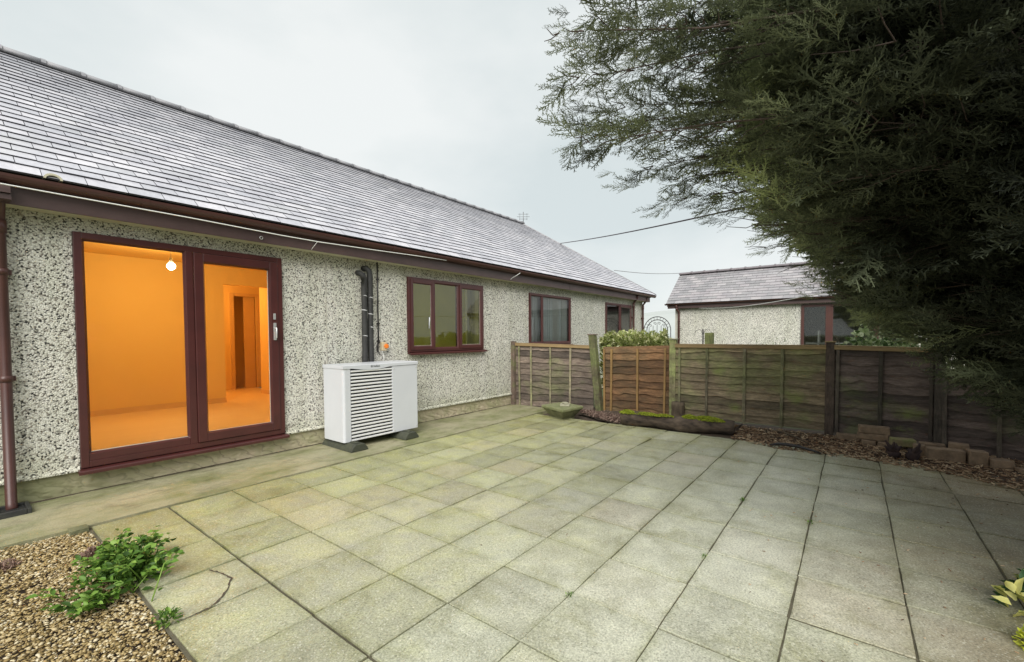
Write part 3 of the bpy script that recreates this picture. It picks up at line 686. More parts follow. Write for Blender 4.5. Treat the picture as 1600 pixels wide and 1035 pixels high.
for (sx_, sz_) in ((4.075,.13),(4.075,.96),(3.70,.13),(3.70,.96)): mb = MB(); mb.tube([(sx_,hy0-.0055,sz_),(sx_,hy0-.001,sz_)], .0055, 8); mb.build('screw', 'bead_line', P)
mb = MB(); mb.box((gx1+.006,hy0-.001,hz0+.003),(hx1,hy0+.032,hz1-.045)); mb.build('side_panel', 'white_casing', P, .006)
mb = MB(); mb.box((gx0-.004,hy0+.028,hz0+.004),(gx1+.005,hy0+.05,hz1-.045)); mb.build('grille_backing', 'grille_void', P)
mb = MB(); nl = 21; pit = (hz1-.05-hz0)/nl
for k in range(nl):
    z = hz0+.004+k*pit; mb.prism([(0,.001,z),(0,-.002,z+.004),(0,-.002,z+pit*.44),(0,.014,z+pit*.54),(0,.014,z+.006)], (gx0,hy0,0), (gx1,hy0,0))
mb.build('grille', 'grille_white', P)
mb = MB()   # lid with the dipping front lip
nn = 24; front = []
for k in range(nn+1):
    x = hx0-.006 + (hx1-hx0+.012)*k/nn; u = (x-gx0)/(gx1-gx0); d = .042 + (.030*math.sin(PI*u)**1.2 if 0 < u < 1 else 0); front.append((x, d))
for (xa_, da), (xb_, db) in zip(front[:-1], front[1:]):
    mb.add([(xa_,hy0-.008,hz1-da),(xb_,hy0-.008,hz1-db),(xb_,hy0-.008,hz1-.006),(xa_,hy0-.008,hz1-.006),(xa_,hy0+.012,hz1-da),(xb_,hy0+.012,hz1-db)], [(0,1,2,3),(0,4,5,1)])
    mb.add([(xa_,hy0-.008,hz1-.006),(xb_,hy0-.008,hz1-.006),(xb_,hy0-.002,hz1),(xa_,hy0-.002,hz1)], [(0,1,2,3)])
    mb.add([(xa_,hy0-.002,hz1),(xb_,hy0-.002,hz1),(xb_,hy1+.006,hz1),(xa_,hy1+.006,hz1)], [(0,1,2,3)])
for x in (hx0-.006, hx1+.006): mb.add([(x,hy0-.008,hz1-.042),(x,hy0-.008,hz1-.006),(x,hy0-.002,hz1),(x,hy1+.006,hz1),(x,hy1+.006,hz1-.042)], [(0,1,2,3,4)])
mb.add([(hx0-.006,hy1+.006,hz1-.042),(hx1+.006,hy1+.006,hz1-.042),(hx1+.006,hy1+.006,hz1),(hx0-.006,hy1+.006,hz1)], [(0,1,2,3)])
mb.add([(hx0-.006,hy0+.012,hz1-.041),(hx1+.006,hy0+.012,hz1-.041),(hx1+.006,hy1+.006,hz1-.041),(hx0-.006,hy1+.006,hz1-.041)], [(0,1,2,3)])
mb.build('lid', 'white_casing', P)
for fx in (3.06, 3.86):
    mb = MB(); mb.prism([(-.12,0,0),(.12,0,0),(.105,0,.035),(.06,0,.085),(-.06,0,.085),(-.105,0,.035)], (fx,4.70,.012), (fx,5.37,.012))
    mb.prism([(-.025,0,.085),(.025,0,.085),(.025,0,.098),(-.025,0,.098)], (fx,4.74,.012), (fx,5.33,.012)); mb.build('rubber_foot', 'rubber_foot', P, .012)
cu = bpy.data.curves.new('logo', 'FONT'); cu.body = 'Vaillant'; cu.size = .034; cu.extrude = .0008; cu.align_x = 'LEFT'
to = bpy.data.objects.new('tmp', cu); COL.objects.link(to); bpy.context.view_layer.update()
me = bpy.data.meshes.new_from_object(to.evaluated_get(bpy.context.evaluated_depsgraph_get())); bpy.data.objects.remove(to)
me.transform(Matrix.Translation((3.375,hy0-.0095,hz1-.040)) @ Matrix.Rotation(PI/2, 4, 'X') ); me.transform(Matrix.Translation(-P.location))
me.materials.clear(); me.materials.append(M['logo_ink']); lo = bpy.data.objects.new('logo_lettering', me); COL.objects.link(lo); lo.parent = P
mb = MB(); cxx, czz = 3.352, hz1-.028
ring = [(cxx+.012*math.cos(2*PI*k/16), hy0-.0095, czz+.012*math.sin(2*PI*k/16)) for k in range(17)]; mb.tube(ring, .0018, 5); mb.ball((cxx,hy0-.0095,czz), (.006,.001,.005), 8, 6); mb.build('logo_emblem', 'logo_ink', P)

# lagged pipes
L = thing('insulated_pipes', (3.61, 5.36, 1.05), 'two vertical pipes in black foam lagging above the heat pump', 'pipes')
def lag(x, pts_top, zb, r):
    pts = [(x, 5.335, zb+.0)]; z = zb
    while z < pts_top[0][2]-.05: z += .12; pts.append((x+random.uniform(-.004,.004), 5.335+random.uniform(-.003,.003), z))
    pts += pts_top; mb = MB(); mb.tube(pts, [r*(1+random.uniform(-.06,.06)) for _ in pts], 12); return mb.build('pipe', 'pipe_foam', L)
lag(3.575, [(3.575,5.335,2.18),(3.56,5.34,2.24),(3.53,5.37,2.265),(3.51,5.43,2.27)], .98, .038)
lag(3.672, [(3.672,5.335,2.22),(3.665,5.335,2.30),(3.63,5.35,2.335),(3.60,5.43,2.34)], .98, .038)
for x, z in ((3.575,1.75),(3.672,1.93),(3.672,1.70),(3.672,1.52),(3.575,1.40),(3.672,1.36),(3.575,1.95)):
    mb = MB(); mb.tube([(x,5.335,z),(x+.002,5.335,z+.010)], .0395, 12); mb.build('cable_tie', 'zip_tie', L)
C_ = thing('cable_conduit', (3.83, 5.39, 1.25), 'thin black conduit running down the wall from the soffit', 'conduit')
mb = MB(); mb.tube([(3.83,5.385,2.45),(3.828,5.385,1.9),(3.832,5.385,1.29)], .010, 8)
for z in (2.2, 1.57, 1.32): mb.box((3.81,5.37,z),(3.85,5.40,z+.018))
mb.tube([(3.826,5.385,1.30),(3.815,5.385,1.26),(3.82,5.385,1.17)], .013, 8); mb.build('pipe', 'black_plastic', C_)
S = thing('isolator_switch', (3.92, 5.37, 1.2), 'small beige wall isolator switch with an orange dial beside the lagged pipes', 'switch')
mb = MB(); mb.box((3.862,5.34,1.19),(3.945,5.398,1.315)); mb.build('switch_box', 'beige_plastic', S, .008)
mb = MB(); mb.tube([(3.925,5.34,1.255),(3.925,5.315,1.255)], .034, 16); mb.box((3.917,5.298,1.23),(3.933,5.316,1.28)); mb.build('dial', 'orange_plastic', S, .002)
mb = MB(); mb.tube([(3.885,5.37,1.19),(3.885,5.37,1.165)], .014, 8); mb.tube([(3.885,5.37,1.17),(3.90,5.36,1.11),(3.88,5.34,1.03)], .005, 6); mb.build('flex', 'white_rope', S)
mb = MB(); mb.box((3.745,5.365,1.89),(3.775,5.40,1.94)); mb.tube([(3.76,5.385,1.915),(3.80,5.37,1.92)], .012, 8)
tag(mb.build('wall_sensor', 'bead_line', None, .003), 'tiny grey outdoor sensor fixed right of the lagged pipes', 'sensor')

# loose washing line along the fascia
T = thing('washing_line', (2.5, 5.1, 2.5), 'slack white washing line strung below the house gutter', 'washing line')
mb = MB(); pts = [(-1.5,5.0,2.60),(.3,5.06,2.554),(1.5,5.06,2.545),(2.35,5.065,2.528),(2.8,5.065,2.527),(3.5,5.07,2.545),(4.27,5.075,2.57),(4.9,5.09,2.585)]
mb.tube(pts, .0055, 6); mb.build('line', 'white_rope', T)
mb = MB(); ring = [(2.20+.016*math.cos(2*PI*k/12), 5.205, 2.495+.016*math.sin(2*PI*k/12)) for k in range(13)]; mb.tube(ring, .004, 6); mb.tube([(2.20,5.22,2.51),(2.20,5.2,2.51)], .004, 6); mb.build('hook', 'steel_handle', T)
mb = MB(); mb.tube([(2.78,5.075,2.53),(2.785,5.21,2.47),(2.775,5.21,2.45)], .003, 5); mb.build('tie_string', 'white_rope', T); mb = MB(); mb.tube([(6.85,5.095,2.60),(6.80,5.095,2.57),(6.74,5.21,2.5),(6.70,5.21,2.47)], .005, 5); mb.build('tie_string', 'white_rope', T)

# gully at the foot of the left downpipe
G = thing('drain_gully', (.30, 5.22, 0), 'black plastic drain gully at the foot of the left downpipe', 'drain')
mb = MB(); 
for a, b in (((.20,5.12,0),(.225,5.36,.06)),((.375,5.12,0),(.40,5.36,.06)),((.226,5.12,0),(.374,5.145,.06)),((.226,5.335,0),(.374,5.36,.06))): mb.box(a, b)
mb.build('surround', 'gully_black', G, .004)
mb = MB()
for k in range(6): mb.box((.228,5.155+k*.03,.03),(.372,5.168+k*.03,.042))
mb.build('grate', 'gully_black', G)

# ------------------------------------------------------------------ fence
FENCE = thing('garden_fence', (7.2, 2.0, 0), 'waist to chest high lapped timber garden fence across the back of the patio', 'fence')
def lap_panel(a, b, zb, zt, mat, batts, capmat, battmat, label, capped=True, nb=10, lean=0., bw=.02, endb=True):
    """a, b: plan points of the panel ends; zt may differ at both ends"""
    A, Bv = Vector((a[0],a[1],0)), Vector((b[0],b[1],0)); d = (Bv-A); Ln = d.length; d.normalize(); nrm = Vector((-d.y, d.x, 0))
    if nrm.x > 0: nrm = -nrm      # towards the patio (-x)
    zta, ztb = zt
    mb = MB(); ns = 28
    for r in range(nb):
        col = (random.random(), random.random(), random.random()); ph = random.uniform(0, 9); am = random.uniform(.005,.017); kn = random.uniform(.2,.8)
        f0, f1 = r/nb, (r+1.28)/nb
        vs = []
        for k in range(ns+1):
            t = k/ns; p = A+d*(Ln*t); zt_ = zta+(ztb-zta)*t; hgt = zt_-zb
            w = am*math.sin(ph+t*9)+am*.6*math.sin(ph*2+t*23) + .022*math.exp(-((t-kn)/.05)**2)*(1 if r % 3 == 0 else 0)
            zl = zb+hgt*f0 + (w if r else 0); zu = min(zb+hgt*f1, zt_-.004)
            q0 = p+nrm*.027; q1 = p+nrm*.004
            lz = lean*(zl-zb); vs += [Vector((q0.x+lean*(zl-zb),q0.y,zl)), Vector((q1.x+lean*(zu-zb),q1.y,zu)), Vector((p.x-nrm.x*.010+lean*(zl-zb),p.y+nrm.y*.010,zl))]
        fs = []
        for k in range(ns): m = 3*k; fs += [(m,m+3,m+4,m+1),(m+2,m+5,m+3,m)]
        mb.add(vs, fs, c=col)
    # back sheet so that no light leaks
    mb.add([A+Vector((0,0,zb)), Bv+Vector((0,0,zb)), Bv+Vector((0,0,ztb-.01)), A+Vector((0,0,zta-.01))], [(0,1,2,3)], c=(.3,.3,.3))
    root = mb.build('fence_panel', mat, FENCE); root['label'] = label
    Rz = Matrix.Rotation(math.atan2(d.y, d.x), 4, 'Z')
    def bar(t, w, th, z0, z1, lz=0):
        p = A+d*(Ln*t); o = p+nrm*(.028+th/2)
        vs = []
        for zz in (z0, z1):
            for (u, v) in ((-w/2,-th/2),(w/2,-th/2),(w/2,th/2),(-w/2,th/2)): vs.append(o + d*(u+lz*(zz-z0)) + nrm*v + Vector((0,0,zz)))
        return vs
    for t in batts:
        mb = MB(); zt_ = zta+(ztb-zta)*t; vs = bar(t, random.uniform(.032,.042), bw, zb-.02, zt_-.045, random.uniform(-.012,.012))
        mb.add(vs, [(0,3,2,1),(4,5,6,7),(0,1,5,4),(1,2,6,5),(2,3,7,6),(3,0,4,7)]); mb.build('batten', battmat, root, .002)
    if capped:
        mb = MB(); ya, yb_ = A-d*.0, Bv
        prof = [nrm*.056+Vector((0,0,-.044)), nrm*.022+Vector((0,0,-.044)), nrm*-.022+Vector((0,0,-.044)), nrm*-.022, nrm*.056]
        mb.prism(prof, A+Vector((0,0,zta)), Bv+Vector((0,0,ztb))); mb.build('cap_rail', capmat, root, .003)
        mb = MB(); prof = [nrm*.058+Vector((0,0,.002)), nrm*-.03+Vector((0,0,.002)), nrm*-.03+Vector((0,0,.014)), nrm*.058+Vector((0,0,.014))]
        mb.prism(prof, A+Vector((0,0,zta)), Bv+Vector((0,0,ztb))); mb.build('cap_strip', capmat, root, .002)
    return root
lap_panel((7.02,5.33), (7.26,3.74), .02, (1.24,1.195), 'fence_old', (.06,.22,.47,.72), 'cap_wood', 'batten_old', 'brown lapped fence panel next to the house wall with thin battens')
lap_panel((7.37,3.60), (7.38,2.40), .0, (1.185,1.225), 'fence_warm', (.035,.14,.545,.93), 'fence_warm', 'wood_new', 'warm orange brown fence panel with new yellow battens behind the planter', capped=False, bw=.028)
lap_panel((7.22,2.26), (7.24,.29), .10, (1.238,1.236), 'fence_green', (.035,.24,.505,.745), 'cap_wood', 'batten_old', 'long weathered fence panel with bright green algae patches behind the log')
lap_panel((7.255,.20), (7.165,-.765), .09, (1.236,1.215), 'fence_dark', (.04,.49,.97), 'cap_wood', 'batten_dark', 'dark fence panel behind the stacked bricks with conifer sprays over its top')
lap_panel((7.10,-.83), (6.93,-1.63), .05, (.98,.93), 'fence_dark', (.03,.55,.97), 'batten_dark', 'batten_dark', 'low blackened fence panel at the right end under the conifer')
lap_panel((6.90,-1.70), (6.6,-3.5), .05, (.98,.93), 'fence_dark', (.03,.35,.65,.97), 'batten_dark', 'batten_dark', 'shadowed fence panel hidden behind low conifer sprays at the right edge')
def post(x, y, w, z1, mat, label, lx=0, ly=0, cap=None, z0=-.05):
    mb = MB(); vs = []
    for z in (z0, z1):
        for (u, v) in ((-w/2,-w/2),(w/2,-w/2),(w/2,w/2),(-w/2,w/2)): vs.append((x+u+lx*(z-z0), y+v+ly*(z-z0), z))
    mb.add(vs, [(0,3,2,1),(4,5,6,7),(0,1,5,4),(1,2,6,5),(2,3,7,6),(3,0,4,7)]); root = mb.build('fence_post', mat, FENCE, .004); root['label'] = label
    if cap:
        mb = MB(); tx, ty = x+lx*(z1-z0), y+ly*(z1-z0); mb.box((tx-w*.62,ty-w*.62,z1+.001),(tx+w*.62,ty+w*.62,z1+.018)); mb.build('post_cap', cap, root, .003)
    return root
post(6.98, 5.365, .09, 1.285, 'post_brown', 'brown fence post standing against the house wall', cap=None)
post(7.27, 3.62, .115, 1.40, 'post_green', 'leaning fence post with green algae left of the orange brown panel', -.02, .095, cap='post_brown')
post(7.24, 2.305, .10, 1.32, 'post_green', 'green stained fence post with a pale cap above the short stump', cap='stone_grey')
post(7.25, .245, .10, 1.285, 'post_brown', 'wide brown fence post left of the stacked bricks', cap='cap_wood')
post(7.10, -.80, .085, 1.20, 'batten_dark', 'dark fence post at the step down in fence height', cap=None)
post(6.91, -1.66, .075, 1.0, 'batten_dark', 'blackened fence post furthest right under the conifer', cap=None)
mb = MB(); mb.box((7.18,1.86,-.03),(7.215,2.2,.10)); mb.build('gravel_board', 'batten_old', FENCE, .003)
# post and rods in the neighbouring garden
mb = MB(); mb.box((8.15,1.93,-.05),(8.27,2.06,1.43)); tag(mb.build('timber_post', 'post_green', None, .006), 'thick greenish timber post behind the fence in front of the outbuilding', 'post')
mb = MB(); mb.tube([(8.2,2.10,-.05),(8.2,2.10,1.49)], .012, 8); mb.tube([(8.2,2.10,1.38),(8.2,2.13,1.47),(8.2,2.18,1.49),(8.2,2.23,1.45),(8.2,2.24,1.38)], .004, 6); mb.tube([(8.2,2.10,1.38),(8.2,2.07,1.46),(8.2,2.02,1.50),(8.2,1.98,1.47)], .004, 6)
tag(mb.build('garden_hook', 'iron_black'), 'thin dark garden hook on a rod behind the fence', 'garden hook')
mb = MB()
for yy in (2.95+.8, 3.3+.1): mb.box((7.1,yy,1.256),(7.16,yy+.17,1.268))
# round topped iron arch between the buildings
A_ = thing('garden_arch', (13., 4.62, 0), 'round topped black wrought iron arch between the house and the outbuilding', 'garden arch')
mb = MB(); cy_, cz_, rr = 4.62, 1.53, .40
for r_ in (rr, rr-.09): mb.tube([(13,cy_+r_*math.cos(PI*k/20),cz_+r_*math.sin(PI*k/20)) for k in range(21)], .012, 6)
for s_ in (-1, 1): mb.tube([(13,cy_+s_*rr,-.05),(13,cy_+s_*rr,cz_)], .012, 6); mb.tube([(13,cy_+s_*(rr-.09),-.05),(13,cy_+s_*(rr-.09),cz_)], .009, 6)
mb.build('hoop', 'iron_black', A_)
mb = MB()
for k in range(-2, 3): mb.tube([(13,cy_+k*.12,.2),(13,cy_+k*.12,cz_+.18-abs(k)*.04)], .008, 6)
for s_ in (-1,1):
    for k0 in (0, 1): mb.tube([(13,cy_+s_*(.06+.14*k0)+.05*math.cos(t/10*2*PI)*(1-t/14),cz_+.20-.06*k0+.05*math.sin(t/10*2*PI)*(1-t/14)) for t in range(12)], .007, 5)
for k in range(1, 12): t = PI*k/12; mb.tube([(13,cy_+(rr-.09)*math.cos(t),cz_+(rr-.09)*math.sin(t)),(13,cy_+rr*math.cos(t),cz_+rr*math.sin(t))], .006, 5)
mb.build('scrollwork', 'iron_black', A_)

# ------------------------------------------------------------------ outbuilding
O = thing('outbuilding', (17.6, 1.5, 0), 'low pebble dashed outbuilding with dark slate roof beyond the fence', 'outbuilding')
GX, GYL, GYR = 16.25, 5.10, -4.5; ge = 2.50
mb = MB(); wall_xz(mb, GYR, GYL, 0, 2.42, GX, GX+.2, [(-1.3,1.30,.95,2.30)], swap=True)
mb.add([(GX+.2,GYL,0),(19.2,GYL,0),(19.2,GYL,2.42),(17.7,GYL,3.66),(GX+.2,GYL,2.56)], [(0,1,2,3,4)]); mb.add([(GX+.2,GYR,0),(19.2,GYR,0),(19.2,GYR,2.42),(17.7,GYR,3.66),(GX+.2,GYR,2.56)], [(0,1,2,3,4)])
mb.add([(19.2,GYR,0),(19.2,GYL,0),(19.2,GYL,2.42),(19.2,GYR,2.42)], [(0,1,2,3)]); mb.build('wall', 'pebble_dash', O)
gEX, gEZ, gRX, gRZ = 15.98, 2.50, 17.62, 3.72; gL = math.hypot(gRX-gEX, gRZ-gEZ); gc, gs = (gRX-gEX)/gL, (gRZ-gEZ)/gL
mb = MB(); slates(mb, lambda u,s,n: (gEX+s*gc-n*gs, 5.36-u, gEZ+s*gs+n*gc), 0, 9.9, gL, .30, .165, thick=.010)
mb.add([(gEX,5.36,gEZ),(gRX,5.36,gRZ),(gRX,-4.5,gRZ),(gEX,-4.5,gEZ)], [(0,1,2,3)], c=(.5,.5,1.)); mb.add([(19.3,5.36,gEZ),(gRX,5.36,gRZ),(gRX,-4.5,gRZ),(19.3,-4.5,gEZ)], [(0,1,2,3)], c=(.5,.5,.5))
groof = mb.build('roof', 'slate_grey', O)
mb = MB(); y = 5.37
while y > -4.4:
    n = 5; a = y-.46; prof = [(.16*math.cos(PI*k/n),0,.07*math.sin(PI*k/n)-.03) for k in range(n+1)]; mb.prism(prof+[(-.15,0,-.05),(.15,0,-.05)], (gRX,y,gRZ+.03), (gRX,a+.01,gRZ+.03))
    mb.prism([(p[0]*1.1,0,p[2]*1.15+.012) for p in prof], (gRX,a+.05,gRZ+.03), (gRX,a,gRZ+.03)); y = a
mb.build('ridge_tiles', 'ridge_garage', groof)
mb = MB(); mb.box((16.10,-4.5,2.33),(16.13,5.34,2.50)); mb.box((16.131,5.10,2.335),(16.25,5.13,2.50)); mb.box((16.02,5.30,2.40),(16.10,5.34,2.50)); mb.build('fascia', 'fascia_brown', O)
mb = MB(); mb.box((16.131,-4.5,2.335),(16.249,5.09,2.345)); mb.build('soffit', 'fascia_brown', O)
mb = MB(); gutter(mb, (16.045,5.42,2.50), (16.045,-4.5,2.50), (-1,0,0), .05, .045); mb.build('gutter', 'pvc_brown', O)
mb = MB(); mb.box((16.215,5.0,0),(16.247,5.105,2.33)); mb.build('corner_board', 'bead_line', O)
mb = MB(); gy = 4.97; mb.tube([(16.06,gy+.05,2.44),(16.06,gy+.05,2.36)], .045, 10); mb.tube([(16.06,gy+.05,2.36),(16.07,gy+.04,2.30),(16.18,gy,2.20),(16.19,gy,2.1),(16.19,gy,0)], .036, 10); mb.tube([(16.19,gy,1.86),(16.19,gy,1.9)], .043, 10); mb.build('downpipe', 'pvc_brown', O)
mb = MB(); fw = .09
def framey(mb, y0, y1, z0, z1, w, x0, x1):
    mb.box((x0,y0,z0),(x1,y0+w,z1)); mb.box((x0,y1-w,z0),(x1,y1,z1)); mb.box((x0,y0+w,z0),(x1,y1-w,z0+w)); mb.box((x0,y0+w,z1-w),(x1,y1-w,z1))
framey(mb, -1.3, 1.30, .95, 2.30, .08, 16.22, 16.29); mb.box((16.21,.50,1.03),(16.29,.68,2.22)); mb.box((16.21,-.55,1.03),(16.29,-.45,2.22)); W2 = mb.build('window', 'pvc_brown', O, .004)
for ya, yb2 in ((-1.22,-.55),(-.45,.50),(.68,1.22)):
    mb = MB(); mb.add([(16.26,ya,1.03),(16.26,yb2,1.03),(16.26,yb2,2.22),(16.26,ya,2.22)], [(0,1,2,3)]); mb.build('pane', 'glass_window', W2)
mb = MB(); mb.box((16.6,.85,1.0),(17.2,.89,1.5)); mb.box((16.6,.2,1.1),(17.2,1.2,1.12)); mb.build('shelf', 'room_grey', O)
# garden washing line at the outbuilding
mb = MB(); p0, p1 = Vector((16.08,4.25,2.31)), Vector((5.2,-.6,1.95)); mb.tube([p0.lerp(p1,k/14)-Vector((0,0,.12*math.sin(PI*k/14))) for k in range(15)], .0075, 6)
tag(mb.build('garden_line', 'white_rope'), 'taut white line running from the outbuilding eaves into the conifer', 'rope')
# overhead cables
mb = MB(); p0, p1 = Vector((12.065,7.4,4.30)), Vector((5.0,.30,2.72)); mb.tube([p0.lerp(p1,k/12)-Vector((0,0,.05*math.sin(PI*k/12))) for k in range(13)], .011, 6)
tag(mb.build('overhead_cable', 'cable_black'), 'black overhead cable from the house roof into the conifer', 'cable')
mb = MB(); p0, p1 = Vector((14.1,6.5,3.60)), Vector((18.,5.5,3.83)); mb.tube([p0.lerp(p1,k/8)-Vector((0,0,.06*math.sin(PI*k/8))) for k in range(9)], .010, 6)
tag(mb.build('overhead_cable', 'cable_grey'), 'thin grey cable spanning the gap between house roof and outbuilding roof', 'cable')
# aerial
A2 = thing('tv_aerial', (11.2, 8.2, 4.86), 'small grey television aerial on the far end of the house ridge', 'aerial')
mb = MB(); mb.tube([(11.2,8.2,4.86),(11.2,8.2,5.24)], .011, 6); mb.build('mast', 'aerial_metal', A2)
mb = MB()
for z, w in ((5.17,.16),(5.09,.20),(5.02,.13)): mb.tube([(11.2-w*.6,8.2+w*.78,z),(11.2+w*.6,8.2-w*.78,z)], .006, 5)
for s_ in (-.08, .08): mb.tube([(11.2+s_,8.2-s_,4.99),(11.2+s_,8.2-s_,5.2)], .005, 5)
mb.build('aerial_element', 'aerial_metal', A2)

# ------------------------------------------------------------------ things on the patio edge
Q = thing('stone_planter', (6.47, 3.95, 0), 'square mossy stone planter with a flat slab on top', 'planter')
quad = [Vector((6.36,4.27,0)), Vector((6.13,3.72,0)), Vector((6.65,3.63,0)), Vector((6.84,4.15,0))]; cen = sum(quad, Vector())/4
def loft(mb, levels):
    vs = []
    for (s, z) in levels: vs += [cen+(p-cen)*s+Vector((0,0,z)) for p in quad]
    n = len(levels); fs = [(4*i+k,4*i+(k+1)%4,4*i+4+(k+1)%4,4*i+4+k) for i in range(n-1) for k in range(4)] + [(3,2,1,0), tuple(4*n-4+k for k in range(4))]
    mb.add(vs, fs)
mb = MB(); loft(mb, [(.60,-.02),(.62,.02),(.68,.035),(.86,.10),(.92,.125),(.92,.135)]); mb.build('bowl', 'concrete_stone', Q, .012)
mb = MB(); loft(mb, [(.97,.136),(1.03,.15),(1.03,.185),(.99,.195)]); mb.build('slab_top', 'planter_top', Q, .008)
mb = MB(); mb.box((6.40,3.82,.196),(6.62,3.98,.222), Matrix.Rotation(.5,3,'Z')); tag(mb.build('flat_stone', 'stone_grey', None, .006), 'flat grey stone lying directly on the stone planter top', 'stone')
mb = MB(); mb.box((6.46,3.86,.223),(6.58,3.94,.25), Matrix.Rotation(.9,3,'Z')); tag(mb.build('flat_stone', 'stone_grey', None, .006), 'smaller stone lying on top of the flat stone on the planter', 'stone')
# log
LG = thing('mossy_log', (6.55, 2.06, 0), 'long rotting log with bright green moss lying at the patio edge', 'log')
random.seed(3)
mb = MB(); pts = []; rs = []
for k in range(19):
    t = k/18; pts.append((6.46+.20*t+.02*math.sin(t*7), 2.85-1.56*t, (.098+.012*math.sin(t*9)))); rs.append(.108*(1+.10*math.sin(t*13)+random.uniform(-.05,.05))*(1 if .03 < t < .97 else .88))
mb.tube(pts, rs, 14); mb.prism([(0,-.0,0),(.06,-.05,.05),(.03,-.09,.07),(-.02,-.06,.01)], (6.60,1.33,.06), (6.70,1.28,.10)); 
o = mb.build('bark', 'bark_dark', LG)
me = o.data
for v in me.vertices:
    n_ = math.sin(v.co.y*31+v.co.z*40)*math.sin(v.co.x*37+v.co.y*11); v.co += v.co.normalized()*0 + Vector((n_*.008, 0, n_*.006))
mb = MB(); mb.add([(6.60,1.30,.03),(6.70,1.285,.05),(6.72,1.21,.14),(6.66,1.27,.16),(6.59,1.29,.12)], [(0,1,2,3,4)]); mb.build('split_end', 'cut_wood', LG)
def tufts(cx, cy, cz, rx, ry, rz, n, s, seed):
    r = np.random.default_rng(seed); th = r.uniform(0,2*PI,n); rad = np.sqrt(r.random(n)); x = cx+rx*rad*np.cos(th); y = cy+ry*rad*np.sin(th); z = cz+rz*(1-rad**2)*r.uniform(.5,1,n)
    c = np.stack([x,y,z],-1)[:,None,:]; d = r.normal(0,1,(n,3,3)); d /= np.linalg.norm(d,axis=2,keepdims=True); v = c+d*s*r.uniform(.6,1.3,(n,1,1))
    return v.reshape(-1,3), np.arange(3*n).reshape(-1,3), r.random(n)
Vs, Fs, Rs, k = [], [], [], 0
for (cx,cy,cz,rx,ry,rz,n,sd) in ((6.46,2.74,.195,.085,.14,.05,2600,1),(6.48,2.45,.195,.07,.22,.035,2200,2),(6.52,2.2,.195,.06,.14,.03,1000,5),(6.58,1.86,.195,.08,.12,.05,1900,3),(6.60,1.62,.19,.09,.24,.055,4200,4)):
    v, f, r_ = tufts(cx,cy,cz,rx,ry,rz,n,.010,sd); Vs.append(v); Fs.append(f+k); Rs.append(r_); k += len(v)
npmesh('moss', np.concatenate(Vs), np.concatenate(Fs), 'moss', LG, np.concatenate(Rs))
mb = MB(); pts = [(7.12,2.19,-.03+.06*k) for k in range(7)]; mb.tube(pts, [.098*(1+random.uniform(-.07,.07)) for _ in pts], 12)
ST = mb.build('log_stump', 'stump_bark'); tag(ST, 'short upright bark covered stump in front of the green post', 'stump')
# bricks
GB = 'loose bricks by the dark fence panel'
def brick(c, size, rz, mat, label):
    x, y, z = c; l, w, h = size; mb = MB(); mb.box((x-w/2,y-l/2,z),(x+w/2,y+l/2,z+h), Matrix.Rotation(rz,3,'Z'))
    o = mb.build('brick', mat, None, .008); tag(o, label, 'brick', GB); return o
bl = [((7.05,.03,.02),(.26,.12,.10),.05,'brick_buff','buff brick lying at the left end of the brick row'),
 ((6.98,-.20,.10),(.30,.13,.075),-.05,'brick_buff','middle brick of the three high stack, above the half bricks'),
 ((6.98,-.21,.178),(.30,.13,.085),.04,'brick_buff','topmost pale brick of the three high stack'),
 ((6.93,-.16,.0),(.13,.12,.095),.1,'brick_buff','left half brick at the bottom of the stack'),
 ((6.92,-.31,.0),(.12,.12,.095),-.1,'brick_buff','right half brick at the bottom of the stack'),
 ((6.86,-.47,.08),(.22,.13,.09),.15,'brick_mossy','moss covered brick just right of the three high stack'),
 ((6.86,-.72,.07),(.22,.12,.08),-.06,'brick_buff','brick bridging the two uprights behind the dark roots'),
 ((6.70,-.60,.0),(.10,.11,.15),.0,'brick_buff','narrow upright brick right behind the dark roots'),
 ((6.62,-.80,-.02),(.30,.13,.17),.10,'brick_buff','large brown block right of the dark roots'),
 ((6.74,-.92,.09),(.16,.12,.11),-.1,'brick_buff','small brick on end behind the large brown block'),
 ((6.60,-1.04,-.02),(.14,.13,.19),.12,'brick_buff','upright brick directly right of the large brown block'),
 ((6.58,-1.20,-.02),(.16,.13,.13),.2,'brick_buff','second last brick before the right end of the row'),
 ((6.50,-1.40,-.03),(.19,.13,.09),.3,'brick_buff','last low brick at the right end of the row')]
for b in bl: brick(*b)
# dark gnarled roots
random.seed(11)
for (rx_, ry_, lb) in ((6.45,-.37,'gnarled dark root lump left of its twin in front of the bricks'),(6.44,-.53,'gnarled dark root lump closest to the large brown block')):
    mb = MB(); mb.ball((rx_,ry_,.06), (.05,.055,.06), 10, 7, .5)
    for k in range(13):
        a = random.uniform(0,2*PI); up = random.uniform(.02,.20); ln = random.uniform(.04,.085)
        mb.tube([(rx_,ry_,.05),(rx_+ln*.6*math.cos(a),ry_+ln*.6*math.sin(a),.05+up*.5),(rx_+ln*math.cos(a+.3),ry_+ln*math.sin(a+.3),.04+up*.85)], [.026,.02,.008], 7)
    tag(mb.build('gnarled_root', 'root_dark'), lb, 'root', 'dark roots in front of the bricks')
